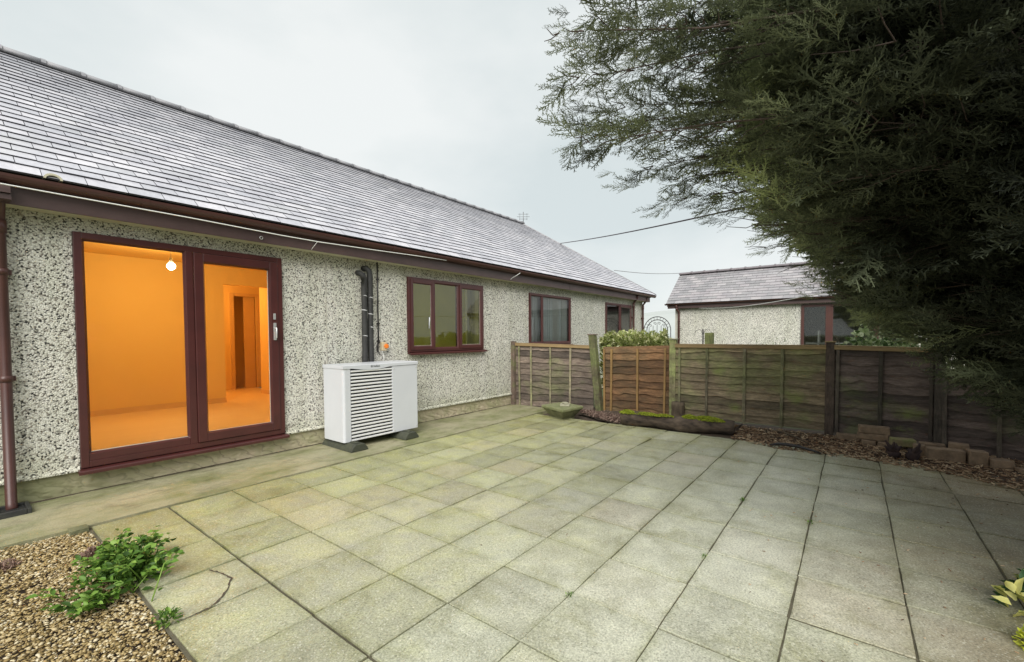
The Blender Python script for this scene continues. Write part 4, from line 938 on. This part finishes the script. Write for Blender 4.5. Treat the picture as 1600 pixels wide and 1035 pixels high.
# wood chips
def chips(n, keep, xr, yr, zf, lmin, lmax, wmin, wmax, seed):
    r = np.random.default_rng(seed); x = r.uniform(*xr, n); y = r.uniform(*yr, n); k = keep(x, y, r); x, y = x[k], y[k]; n = len(x)
    L_ = r.uniform(lmin,lmax,n); W_ = r.uniform(wmin,wmax,n); th = r.uniform(0,2*PI,n); ph = r.normal(0,.22,n); ro = r.uniform(-1,1,n)
    d = np.stack([np.cos(th)*np.cos(ph), np.sin(th)*np.cos(ph), np.sin(ph)],-1); s = np.stack([-np.sin(th)*np.cos(ro), np.cos(th)*np.cos(ro), np.sin(ro)],-1)
    nn_ = np.cross(d, s); c = np.stack([x,y,zf(x,y)+r.uniform(0,.018,n)],-1); t = .0022
    V = []
    for (u, v, w) in ((-1,-1,-1),(1,-.6,-1),(1,.6,-1),(-1,1,-1),(-1,-1,1),(1,-.6,1),(1,.6,1),(-1,1,1)): V.append(c+d*(u*L_/2)[:,None]+s*(v*W_/2)[:,None]+nn_*(w*t))
    V = np.stack(V,1).reshape(-1,3); q_ = np.array([(0,3,2,1),(4,5,6,7),(0,1,5,4),(1,2,6,5),(2,3,7,6),(3,0,4,7)]); F = (q_[None]+(np.arange(n)*8)[:,None,None]).reshape(-1,4)
    return V, F, np.repeat(r.random(n), 6)
edge = lambda y: np.interp(y, [-3.5,-2.,-1.2,-.7,-.24,.7,1.2,2.2,2.8,3.3,3.75], [5.2,5.45,5.80,6.08,6.17,6.19,6.37,6.46,6.40,6.60,6.86])
zf = lambda x, y: .0+.05*np.clip((x-6.2)/.9,0,1)
V, F, r = chips(17000, lambda x,y,r: (x > edge(y)+np.abs(r.normal(0,.05,len(x)))-.02) & (x < 7.16) & ~((y > 1.27) & (x < 6.76)), (5.1,7.2), (-3.4,1.9), zf, .018,.075,.004,.016, 5)
stuff(npmesh('wood_chips', V, F, 'chip_wood', rnd=r), 'tan and brown wood chip mulch spread along the fence', 'wood chips')
V, F, r = chips(6000, lambda x,y,r: (x > edge(y)+np.abs(r.normal(0,.06,len(x)))-.03) & (x < 7.3) & ~((x < 6.9) & (y > 3.62)) & ~((x < 6.70) & (y < 2.88)), (6.1,7.35), (1.7,3.95), lambda x,y: .02+0*x, .015,.05,.01,.026, 6)
stuff(npmesh('leaf_litter', V, F, 'dead_leaf', rnd=r), 'dull brown leaf litter between the planter and the log', 'leaf litter')
# mulch mound under both
V = []; F = []; ys = np.linspace(-3.5, 3.9, 60)
for y in ys:
    e_ = float(edge(y))+.05
    for k in range(6): t = k/5; V.append((e_+(7.5-e_)*t, y, -.012+.05*min(1, t*1.6)+.004*math.sin(y*9+k)))
for i in range(59):
    for k in range(5): a = i*6+k; F.append((a,a+6,a+7,a+1))
structure(npmesh('mulch_ground', V, F, 'soil_dark', smooth=True))
# litter specks on the paving
V, F, r = chips(420, lambda x,y,r: (r.random(len(x)) < np.clip(.25+(.3-y)*.5,.05,1)), (2.0,6.2), (-1.6,2.2), lambda x,y: .004+0*x, .006,.02,.002,.005, 8)
stuff(npmesh('leaf_specks', V, F, 'chip_wood', rnd=r), 'tiny pale dead leaf bits scattered over the paving slabs', 'litter')
mb = MB(); mb.tube([(7.14,1.80,.10),(7.14,1.45,.055),(7.08,1.0,.05),(6.98,.75,.07),(6.72,.55,.06),(6.5,.42,.05)], [.009,.011,.012,.012,.010,.006], 7); mb.tube([(6.98,.75,.07),(7.10,.45,.06),(7.10,.30,.05)], .006, 6)
tag(mb.build('long_stick', 'stump_bark'), 'long crooked stick lying along the foot of the fence', 'stick')
mb = MB(); mb.tube([(6.24,.80,.03),(6.27,.72,.05),(6.26,.62,.055),(6.28,.5,.045),(6.22,.36,.03),(6.18,.28,.02)], [.010,.018,.020,.018,.014,.008], 8)
tag(mb.build('hose_piece', 'black_plastic'), 'short piece of black hose lying on the wood chips at the patio edge', 'hose')

# ------------------------------------------------------------------ leafy plants
def leaves(centres, dirs, L_, W_, r, fold=.25, curl=.3):
    """each leaf: 6-vertex pointed blade folded along its midrib"""
    n = len(centres); d = dirs/np.linalg.norm(dirs,axis=1,keepdims=True); up = r.normal(0,.5,(n,3))+np.array([0,0,1.]); s = np.cross(d, up); s /= np.linalg.norm(s,axis=1,keepdims=True); nn_ = np.cross(s, d)
    L_ = (L_*r.uniform(.6,1.2,n))[:,None]; W_ = (W_*r.uniform(.7,1.2,n))[:,None]; b = centres
    p = [b, b+d*L_*.35+s*W_*.5+nn_*W_*fold, b+d*L_*.7+s*W_*.38+nn_*(W_*fold-L_*curl*.25), b+d*L_-nn_*L_*curl*.6, b+d*L_*.7-s*W_*.38+nn_*(W_*fold-L_*curl*.25), b+d*L_*.35-s*W_*.5+nn_*W_*fold, b+d*L_*.5-nn_*L_*curl*.1]
    V = np.stack(p,1).reshape(-1,3); t = np.array([(0,1,6),(1,2,6),(2,3,6),(3,4,6),(4,5,6),(5,0,6)]); F = (t[None]+(np.arange(n)*7)[:,None,None]).reshape(-1,3)
    return V, F, np.repeat(r.random(n), 6)
def bush(name, centre, rad, n, L_, W_, mat, label, cat, seed, flatbase=True, boxy=False, lump=.3, upw=.5, stems=True, stemmat='stump_bark'):
    r = np.random.default_rng(seed); root = thing(name, (centre[0],centre[1],centre[2]), label, cat)
    th = r.uniform(0,2*PI,n); cz = r.uniform(0 if flatbase else -1,1,n); q_ = np.sqrt(1-cz**2); rr_ = r.random(n)**.33
    lum = 1+lump*np.sin(th*3+seed)*np.cos(cz*4+th*2+seed)
    u = np.stack([q_*np.cos(th), q_*np.sin(th), cz],-1); pos = np.array(centre)+u*np.array(rad)*(rr_*lum)[:,None]
    if boxy:
        bx_ = np.clip(r.normal(0,.75,(n,3)), -1, 1); bx_[:,2] = r.random(n)**.35; tops = .93+.07*np.sin(bx_[:,1]*6+1)*np.cos(bx_[:,0]*4); bx_[:,2] *= tops; pos = np.array(centre)+bx_*np.array(rad); u = bx_*np.array([1,.6,.8])
    dirs = u*.8+r.normal(0,.55,(n,3))+np.array([0,0,upw]); V, F, rr2 = leaves(pos, dirs, L_, W_, r)
    npmesh('foliage', V, F, mat, root, rr2)
    if stems:
        mb = MB()
        for k in range(10):
            a = r.uniform(0,2*PI); e_ = (centre[0]+rad[0]*.7*math.cos(a), centre[1]+rad[1]*.7*math.sin(a), centre[2]+rad[2]*r.uniform(.5,.9)); mb.tube([(centre[0],centre[1],centre[2]),tuple((np.array(centre)+np.array(e_))/2+r.normal(0,.02,3)),e_], [.012*min(1,L_*12),.008*min(1,L_*12),.003], 6)
        mb.build('stem', stemmat, root)
    return root
def weed():
    root = thing('leafy_weed', (.62, 3.3, 0), 'sprawling bright green leafy weed growing over the edge of the gravel', 'plant'); r = np.random.default_rng(4)
    cs, ds = [], []; mb = MB()
    for k in range(120):
        a = r.uniform(0,2*PI); ln = r.uniform(.05,.19); base = np.array([.64+r.normal(0,.055), 3.36+r.normal(0,.14), .0]); rise = r.uniform(.05,.16)
        if k < 14: base = np.array([.50+r.normal(0,.06), 3.16+r.normal(0,.08), 0.]); rise = r.uniform(.02,.06); a = r.uniform(2.4,4.2); ln *= .8
        pts = [base, base+np.array([math.cos(a)*ln*.5, math.sin(a)*ln*.5, rise]), base+np.array([math.cos(a)*ln, math.sin(a)*ln, rise*.9+.02])]
        mb.tube([tuple(p) for p in pts], [.004,.003,.002], 5)
        for m in range(13):
            t = .2+.8*m/12; p = (1-t)**2*pts[0]+2*t*(1-t)*pts[1]+t*t*pts[2]; cs.append(p+r.normal(0,.012,3)); sd = a+(1 if m % 2 else -1)*r.uniform(.4,1.2); ds.append([math.cos(sd), math.sin(sd), r.uniform(-.1,.8)])
    V, F, rr_ = leaves(np.array(cs), np.array(ds), .046, .026, r, .2, .3); npmesh('foliage', V, F, 'weed_leaf', root, rr_); mb.build('stem', 'weed_leaf', root)
weed()
bush('small_weed', (.64,2.66,0), (.05,.06,.05), 90, .03, .012, 'weed_leaf', 'small grassy weed in the slab edge below the cracked slab', 'plant', 9, stems=False)
bush('dead_weed', (.57,3.83,0), (.06,.07,.05), 260, .03, .012, 'dead_leaf', 'small clump of reddish dead leaves at the gravel corner', 'plant', 10, stems=False)
bush('dead_weed', (.20,4.1,-.01), (.06,.10,.02), 160, .03, .012, 'dead_leaf', 'flat patch of dark dead weed on the gravel near the path', 'plant', 13, stems=False)
for gi, (gx_, gy_, nb_) in enumerate(((4.10,.72,50),(2.02,1.19,26),(3.9,.235,22),(2.9,.715,16),(1.6,.72,16))): bush('grass_tuft', (gx_,gy_,-.005), (.03,.02,.012), nb_, .022, .004, 'weed_leaf', ['tiny weed tuft in the paving joint beyond the middle of the patio','tiny grass tuft in the joint near the centre slabs','tiny grass tuft in a joint toward the dark damp slabs','tiny grass tuft in the joint right of centre','tiny grass tuft in the joint at the photo bottom'][gi], 'grass tuft', 60+gi, stems=False, upw=1.2)
bush('hedge_bush', (7.9,3.22,.1), (.26,.54,1.36), 7500, .085, .036, 'hedge_leaf', 'pale green and cream leafy bush rising behind the orange brown fence panel', 'bush', 21, lump=.10, boxy=True)
bush('ivy_bush', (8.45,-.35,.2), (.6,.85,1.38), 4200, .07, .055, 'ivy_leaf', 'glossy light green bush behind the dark panel below the conifer', 'bush', 22, lump=.22)
bush('low_shrub', (8.6,1.2,.8), (.2,.45,.47), 260, .07, .012, 'weed_leaf', 'sparse grassy shrub tips just above the fence before the outbuilding', 'shrub', 23, lump=.3, upw=1.5)
bush('variegated_shrub', (3.26,-.92,.0), (.20,.30,.30), 420, .075, .045, 'variegated_leaf', 'yellow edged variegated shrub cut by the right edge of the photo', 'shrub', 24, lump=.15)
bush('lime_shrub', (2.92,-.72,.0), (.10,.115,.11), 900, .026, .014, 'lime_leaf', 'small lime yellow plant at the bottom right corner', 'plant', 25, lump=.1)

# ------------------------------------------------------------------ the conifer
def conifer():
    r = np.random.default_rng(12); TX, TY = 4.0, -2.6
    root = thing('conifer_tree', (TX,TY,0), 'huge dark cypress conifer overhanging the right side of the patio', 'tree')
    mb = MB(); mb.tube([(TX,TY,-.1),(TX+.03,TY,.6),(TX-.02,TY+.03,2),(TX,TY,4.2),(TX+.05,TY,5.8),(TX,TY,7.2)], [.26,.21,.18,.13,.07,.02], 14); mb.build('trunk', 'trunk_bark', root)
    def ribbon(p, q, w0, w1, up):     # arrays (n,3)
        d = q-p; s = np.cross(d, up); s /= np.linalg.norm(s,axis=-1,keepdims=True)+1e-9
        return np.stack([p-s*w0, p+s*w0, q+s*w1, q-s*w1], 1)
    def template(seed, n2, n3, w, jz):
        g = np.random.default_rng(seed); P_, Q_, W0, W1 = [], [], [], []
        def rach(t): return np.array([t, .10*math.sin(t*3.3+seed), .10*math.sin(t*2.2+seed*2)])
        for k in range(7): P_.append(rach(k/7)); Q_.append(rach((k+1)/7)); W0.append(w*1.3); W1.append(w*1.1)
        for k in range(n2):
            t = .06+.92*k/n2; sd = 1 if k % 2 else -1; ln = (.42*(1-t)**.8+.07)*g.uniform(.75,1.2); a = sd*g.uniform(.35,1.05); b0 = rach(t)
            d = np.array([math.cos(a), math.sin(a), g.normal(0,jz)]); mid = b0+d*ln*.5; a2 = a*.7; d2 = np.array([math.cos(a2), math.sin(a2), g.normal(0,jz)+.1]); end = mid+d2*ln*.5
            P_ += [b0, mid]; Q_ += [mid, end]; W0 += [w, w]; W1 += [w, w*.5]
            m = max(1, int(ln*n3))
            for j in range(m):
                u = (j+.6)/(m+.3); base = b0+(mid-b0)*min(1,u*2) if u < .5 else mid+(end-mid)*(u-.5)*2; s2 = 1 if j % 2 else -1; a3 = a*.85+s2*g.uniform(.4,1.1); l3 = (.085*(1-u*.55))*g.uniform(.7,1.2)
                P_.append(base); Q_.append(base+np.array([math.cos(a3), math.sin(a3), g.normal(0,jz)+.05])*l3); W0.append(w*.95); W1.append(w*.55)
        return np.array(P_), np.array(Q_), np.array(W0), np.array(W1)
    rib = lambda T: ribbon(T[0], T[1], T[2][:,None], T[3][:,None], np.array([0,0,1.])+0*T[0])
    fine = [rib(template(s, 20, 26, .0088, .34)) for s in range(8)]       # (nr,4,3)
    coarse = [rib(template(40+s, 12, 11, .026, .4)) for s in range(4)]
    zs = np.array([.35,.8,1.2,1.5,1.9,2.3,2.7,3.2,4.0,5.,6.2,7.2]); rs = np.array([1.2,1.75,2.15,2.6,3.1,3.55,3.95,4.1,3.8,2.9,1.5,.3])
    env = lambda z: np.interp(z, zs, rs)
    branches = []   # (start, ctrl, end)
    def add_branch(az, ze, f, z0=None, drop=None):
        f *= np.interp(math.degrees(az) % 360, [60, 112, 135, 160, 215, 250], [1, 1, .84, .72, .72, .9])
        R_ = env(ze)*f; e_ = np.array([TX+R_*math.cos(az), TY+R_*math.sin(az), ze]); z0 = ze-.25*R_*r.uniform(-.2,1) if z0 is None else z0
        s_ = np.array([TX,TY,max(.25,z0)]); c_ = (s_+e_)/2+np.array([0,0,.12*R_*r.uniform(-.5,1)])+r.normal(0,.06,3); branches.append((s_,c_,e_,0))
    camaz = math.atan2(-TY, -TX)
    for k in range(330):
        az = r.uniform(0,2*PI)
        if r.random() < .72: az = camaz + r.uniform(-1.9,1.2)*1.0
        add_branch(az, r.uniform(.45,5.4)**1., r.uniform(.72,1.0))
    for k in range(170): add_branch(r.uniform(math.radians(62), math.radians(128)), r.uniform(.9,4.2), r.uniform(.8,1.0))
    for k in range(50): add_branch(r.uniform(0,2*PI), r.uniform(4.6,7), r.uniform(.7,1))
    # named long limbs that reach past the crown: (x, y, z) of their tips
    tips = HERO
    for (x,y,z) in tips:
        e_ = np.array([x,y,z]); dxy = e_-np.array([TX,TY,z]); s_ = np.array([TX,TY,z-.2*r.uniform(.2,1.5)]); s_[2] = max(.4,s_[2]); c_ = (s_+e_)/2+np.array([0,0,r.uniform(.05,.3)]); branches.append((s_,c_,e_,1))
    fp, fd, fl, kind, bno, wood = [], [], [], [], [], MB()
    cam = np.array([0,0,1.4])
    for (s_,c_,e_,hero) in branches:
        bn = abs(r.normal(0,1.9))
        bez = lambda t: (1-t)**2*s_+2*t*(1-t)*c_+t*t*e_
        pts = [bez(t)+r.normal(0,.018,3)*(0 < t < .9) for t in np.linspace(0,.95,10)]; Ln = np.linalg.norm(e_-s_); wood.tube([tuple(p) for p in pts], [(.012+.007*Ln)*(1-k/9)**1.5+.0022 for k in range(10)], 5, cap=False)
        t = 1.
        while t > (.30 if not hero else .42):
            p = bez(t); d = bez(min(1,t+.02))-bez(max(0,t-.02)); d /= np.linalg.norm(d)+1e-9
            for sd in ((0,) if t > .985 else (-1,1)):
                hor = np.array([-d[1], d[0], 0])*sd
                if sd: subl = r.uniform(.25,.55)*(1.25-t*.75) if not hero else r.uniform(.07,.17)*(1.9-t*1.2)
                else: subl = .16
                dd = d*.75+hor*r.uniform(.45,.85)+np.array([0,0,r.normal(0,.16)]); dd /= np.linalg.norm(dd); q_ = p+dd*subl; 
                if sd: wood.tube([tuple(p), tuple((p+q_)/2+r.normal(0,.01,3)), tuple(q_)], [.003,.0025,.0015], 4, cap=False)
                nf = (3 if not hero else 2) if sd else 4
                for m in range(nf):
                    u = 1-m/max(nf,1)*.75; b_ = p+(q_-p)*u; d3 = dd*.9+np.cross(dd,[0,0,1])*(r.uniform(-.7,.7) if m else r.uniform(-.25,.25))+np.array([0,0,r.normal(.06,.2)]); d3 /= np.linalg.norm(d3)
                    fp.append(b_); fd.append(d3); fl.append(r.uniform(.17,.34) if not hero else r.uniform(.13,.25)*(1.5-.6*t)); kind.append(hero); bno.append(bn)
            t -= (.15 if not hero else .085)/max(Ln,1)*r.uniform(.8,1.3)
    fp, fd, fl, kind, bno = np.array(fp), np.array(fd), np.array(fl), np.array(kind), np.array(bno)
    tipp = fp+fd*fl[:,None]
    # keep every spray inside the tree's own outline as it overhangs the patio (angles from the middle of the terrace)
    v = tipp-cam; az = np.degrees(np.arctan2(v[:,1], v[:,0])); el = np.degrees(np.arctan2(v[:,2], np.hypot(v[:,0],v[:,1]))); dist = np.linalg.norm(v,axis=1)
    lim = np.interp(az, BAZ, BEL); okr = (el > lim+bno*np.clip(.35+az*.06,.3,1.4)+(.9*np.sin(az*1.1)+.6*np.sin(az*2.3+1))*np.clip(az*.1,0,1)+r.normal(0,.5,len(el))-.6-4.*((kind > 0) & (az > 3))-1.*(kind > 0)) | (az < -30) | (az > 60)
    okr &= (kind > 0) | (az > 60) | (el > 50) | (r.random(len(az)) < np.interp(az, [5, 9, 12.5, 17], [1, .6, .16, .0]))
    okr &= (dist > 1.25) & ((dist > 2.0) | (az > 22) | (az < -25))
    hi = np.interp(az, [26.5, 30., 34.8], [60, 37.5, 34.8]); okr &= ~((az > 26.5) & (az < 62) & (el < 47) & ((el > hi) | (az > 34.6) | ((kind == 0) & (az > 29.5))))
    fp, fd, fl, kind, dist, az, el = fp[okr], fd[okr], fl[okr], kind[okr], dist[okr], az[okr], el[okr]
    n = len(fp); vis = (az > -18) & (az < 60) & (el < 48) & (dist < 5.2)
    tofine = vis & ((dist < 4.4) | (kind > 0))
    # orthonormal frame of every spray
    up = np.tile(np.array([0,0,1.]), (n,1))+r.normal(0,1,(n,3))*np.where(kind > 0, .22, .42)[:,None]; sdv = np.cross(up, fd); sdv /= np.linalg.norm(sdv,axis=1,keepdims=True); upv = np.cross(fd, sdv)
    tone = 1.15*(.35+.65*r.random(n))*np.clip((fp[:,1]+.22)/.75, .06, 1.25)*np.where((kind > 0) & (az > 12), .42, 1.)*np.clip(1.5-fp[:,2]*.14, .7, 1.1)  # crown shade towards low y and backlit limb tips painted into spray colour
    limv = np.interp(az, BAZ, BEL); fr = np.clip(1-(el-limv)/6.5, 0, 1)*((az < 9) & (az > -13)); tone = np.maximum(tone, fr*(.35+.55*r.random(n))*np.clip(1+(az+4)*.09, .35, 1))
    Vs, Rs = [], []
    for flag, tmpl in ((True, fine), (False, coarse)):
        idx = np.where(tofine == flag)[0]; which = r.integers(0, len(tmpl), len(idx))
        for w_ in range(len(tmpl)):
            ii = idx[which == w_]; T = tmpl[w_]
            if not len(ii): continue
            X = T[None]*fl[ii][:,None,None,None]
            P3 = fp[ii][:,None,None,:]+X[...,0:1]*fd[ii][:,None,None,:]+X[...,1:2]*sdv[ii][:,None,None,:]+X[...,2:3]*upv[ii][:,None,None,:]
            drp = (X[...,0:1]**2)*.5; P3[...,2:3] -= drp*r.uniform(-.4,1.0,len(ii))[:,None,None,None]
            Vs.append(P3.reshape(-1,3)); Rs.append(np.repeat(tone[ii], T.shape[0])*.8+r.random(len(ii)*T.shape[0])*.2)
    V = np.concatenate(Vs).astype(np.float32); F = np.arange(len(V), dtype=np.int32).reshape(-1,4); print('conifer sprays', n, 'fine', tofine.sum(), 'quads', len(F))
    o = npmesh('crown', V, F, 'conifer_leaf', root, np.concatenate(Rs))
    wood.build('limb', 'trunk_bark', root)
# tips of the long overhanging limbs (metres) and the lower outline of the crown (degrees)
def P3(az, el, d): a = math.radians(az); return (d*math.cos(a), d*math.sin(a), 1.4+d*math.tan(math.radians(el)))
HERO = [P3(33.8,33.6,1.9),P3(31.2,29.4,2.1),P3(30.6,22.8,2.15),P3(29.0,24.4,2.3),P3(27.6,35.5,2.2),P3(25.2,26.2,2.4),P3(24.2,31.6,2.4),P3(22.4,19.6,2.6),P3(21.6,25.5,2.6),P3(19.4,18.0,2.8),P3(17.6,15.8,3.0),P3(16.8,22.5,2.9),P3(14.4,14.9,3.2),P3(13.2,19.5,3.1),P3(18.5,30.,2.7),
        P3(10.5,13.5,3.4),P3(7.5,11.4,3.5),P3(5.2,9.6,3.7),P3(3.6,7.2,3.8),P3(2.6,5.2,3.85),P3(2.0,3.2,3.95),P3(-1.6,.6,4.1),P3(-4.6,-2.4,4.25),P3(-7.2,-4.6,4.3),P3(-9.6,-6.2,4.4)]
BAZ = [-30,-14,-11.7,-10.1,-6.1,-4.9,-3.2,-.6,1.6,2.6,4.2,5.8,11,17.9,21.7,25,28,33,60]; BEL = [-12,-11,-9.5,-6.7,-4.4,-2.6,-.3,.9,2.6,5.0,7.6,9.6,13.2,16.0,18.0,19.5,21.5,22.5,60]
conifer()

# ------------------------------------------------------------------ light, sky, camera
w = bpy.data.worlds.new('World'); scene.world = w; w.use_nodes = True; nt = w.node_tree; nd = nt.nodes; lk = nt.links
bg = nd['Background']; SUN_EL, SUN_AZ = math.radians(42), math.radians(212)
sky = nd.new('ShaderNodeTexSky'); sky.sky_type = 'NISHITA'; sky.sun_disc = False; sky.sun_elevation = SUN_EL; sky.sun_rotation = math.radians(90)-SUN_AZ
tc = nd.new('ShaderNodeTexCoord'); mp = nd.new('ShaderNodeMapping'); mp.inputs['Scale'].default_value = (1,1,2.2); lk.new(tc.outputs['Generated'], mp.inputs[0])
nz = nd.new('ShaderNodeTexNoise'); nz.inputs['Scale'].default_value = 1.5; nz.inputs['Detail'].default_value = 7; nz.inputs['Roughness'].default_value = .5; lk.new(mp.outputs[0], nz.inputs['Vector'])
cr = nd.new('ShaderNodeValToRGB'); lk.new(nz.outputs[0], cr.inputs[0]); e = cr.color_ramp.elements; e[0].position = .36; e[0].color = (7.2,7.9,7.95,1); e[1].position = .62; e[1].color = (9.3,9.6,9.5,1)
mx = nd.new('ShaderNodeMix'); mx.data_type = 'RGBA'; mx.inputs[0].default_value = .93; lk.new(sky.outputs[0], mx.inputs[6]); lk.new(cr.outputs[0], mx.inputs[7])
lk.new(mx.outputs[2], bg.inputs[0]); bg.inputs['Strength'].default_value = .1
sd = bpy.data.lights.new('sun', 'SUN'); sd.energy = 4.4; sd.angle = math.radians(50); sd.color = (1,.97,.92); so = bpy.data.objects.new('sun', sd); COL.objects.link(so)
sv = Vector((math.cos(SUN_AZ)*math.cos(SUN_EL), math.sin(SUN_AZ)*math.cos(SUN_EL), math.sin(SUN_EL))); so.rotation_euler = (-sv).to_track_quat('-Z','Y').to_euler(); so.location = (0,0,8)
def lamp(name, loc, e, col, r=.05):
    l = bpy.data.lights.new(name, 'POINT'); l.energy = e; l.color = col; l.shadow_soft_size = r; o = bpy.data.objects.new(name, l); COL.objects.link(o); o.location = loc
lamp('bulb_light', (1.86,7.05,2.22), 60, (1.,.68,.25), .06)
lamp('hall_fill', (2.9,9.7,2.3), 36, (1.,.62,.2), .1)  # unseen fill lamp added to brighten the hall and its doorway
lamp('olive_room_fill', (4.4,7.6,2.3), 16, (1.,.95,.58), .1)  # unseen fill lamp added to give the olive room its glow

cam = bpy.data.cameras.new('camera'); co = bpy.data.objects.new('camera', cam); COL.objects.link(co); scene.camera = co
f_, yaw, pitch, roll, cyp = 689.907, .658901, .0329273, -.00526847, 547.138
cam.sensor_width = 36; cam.sensor_fit = 'HORIZONTAL'; cam.lens = f_/1600*36; cam.shift_y = (cyp-517.5)/1600; cam.clip_end = 2000; cam.clip_start = .05
fw_ = Vector((math.cos(yaw)*math.cos(pitch), math.sin(yaw)*math.cos(pitch), -math.sin(pitch))); rt = Vector((math.sin(yaw), -math.cos(yaw), 0)); up_ = rt.cross(fw_)
r2 = rt*math.cos(roll)+up_*math.sin(roll); u2 = -rt*math.sin(roll)+up_*math.cos(roll)
mt = Matrix((r2, u2, -fw_)).transposed().to_4x4(); mt.translation = (0,0,1.4); co.matrix_world = mt
scene.view_settings.view_transform = 'Standard'; scene.view_settings.look = 'None'; scene.view_settings.exposure = 0
scene.cycles.use_denoising = True; scene.cycles.max_bounces = 8; scene.cycles.transparent_max_bounces = 12
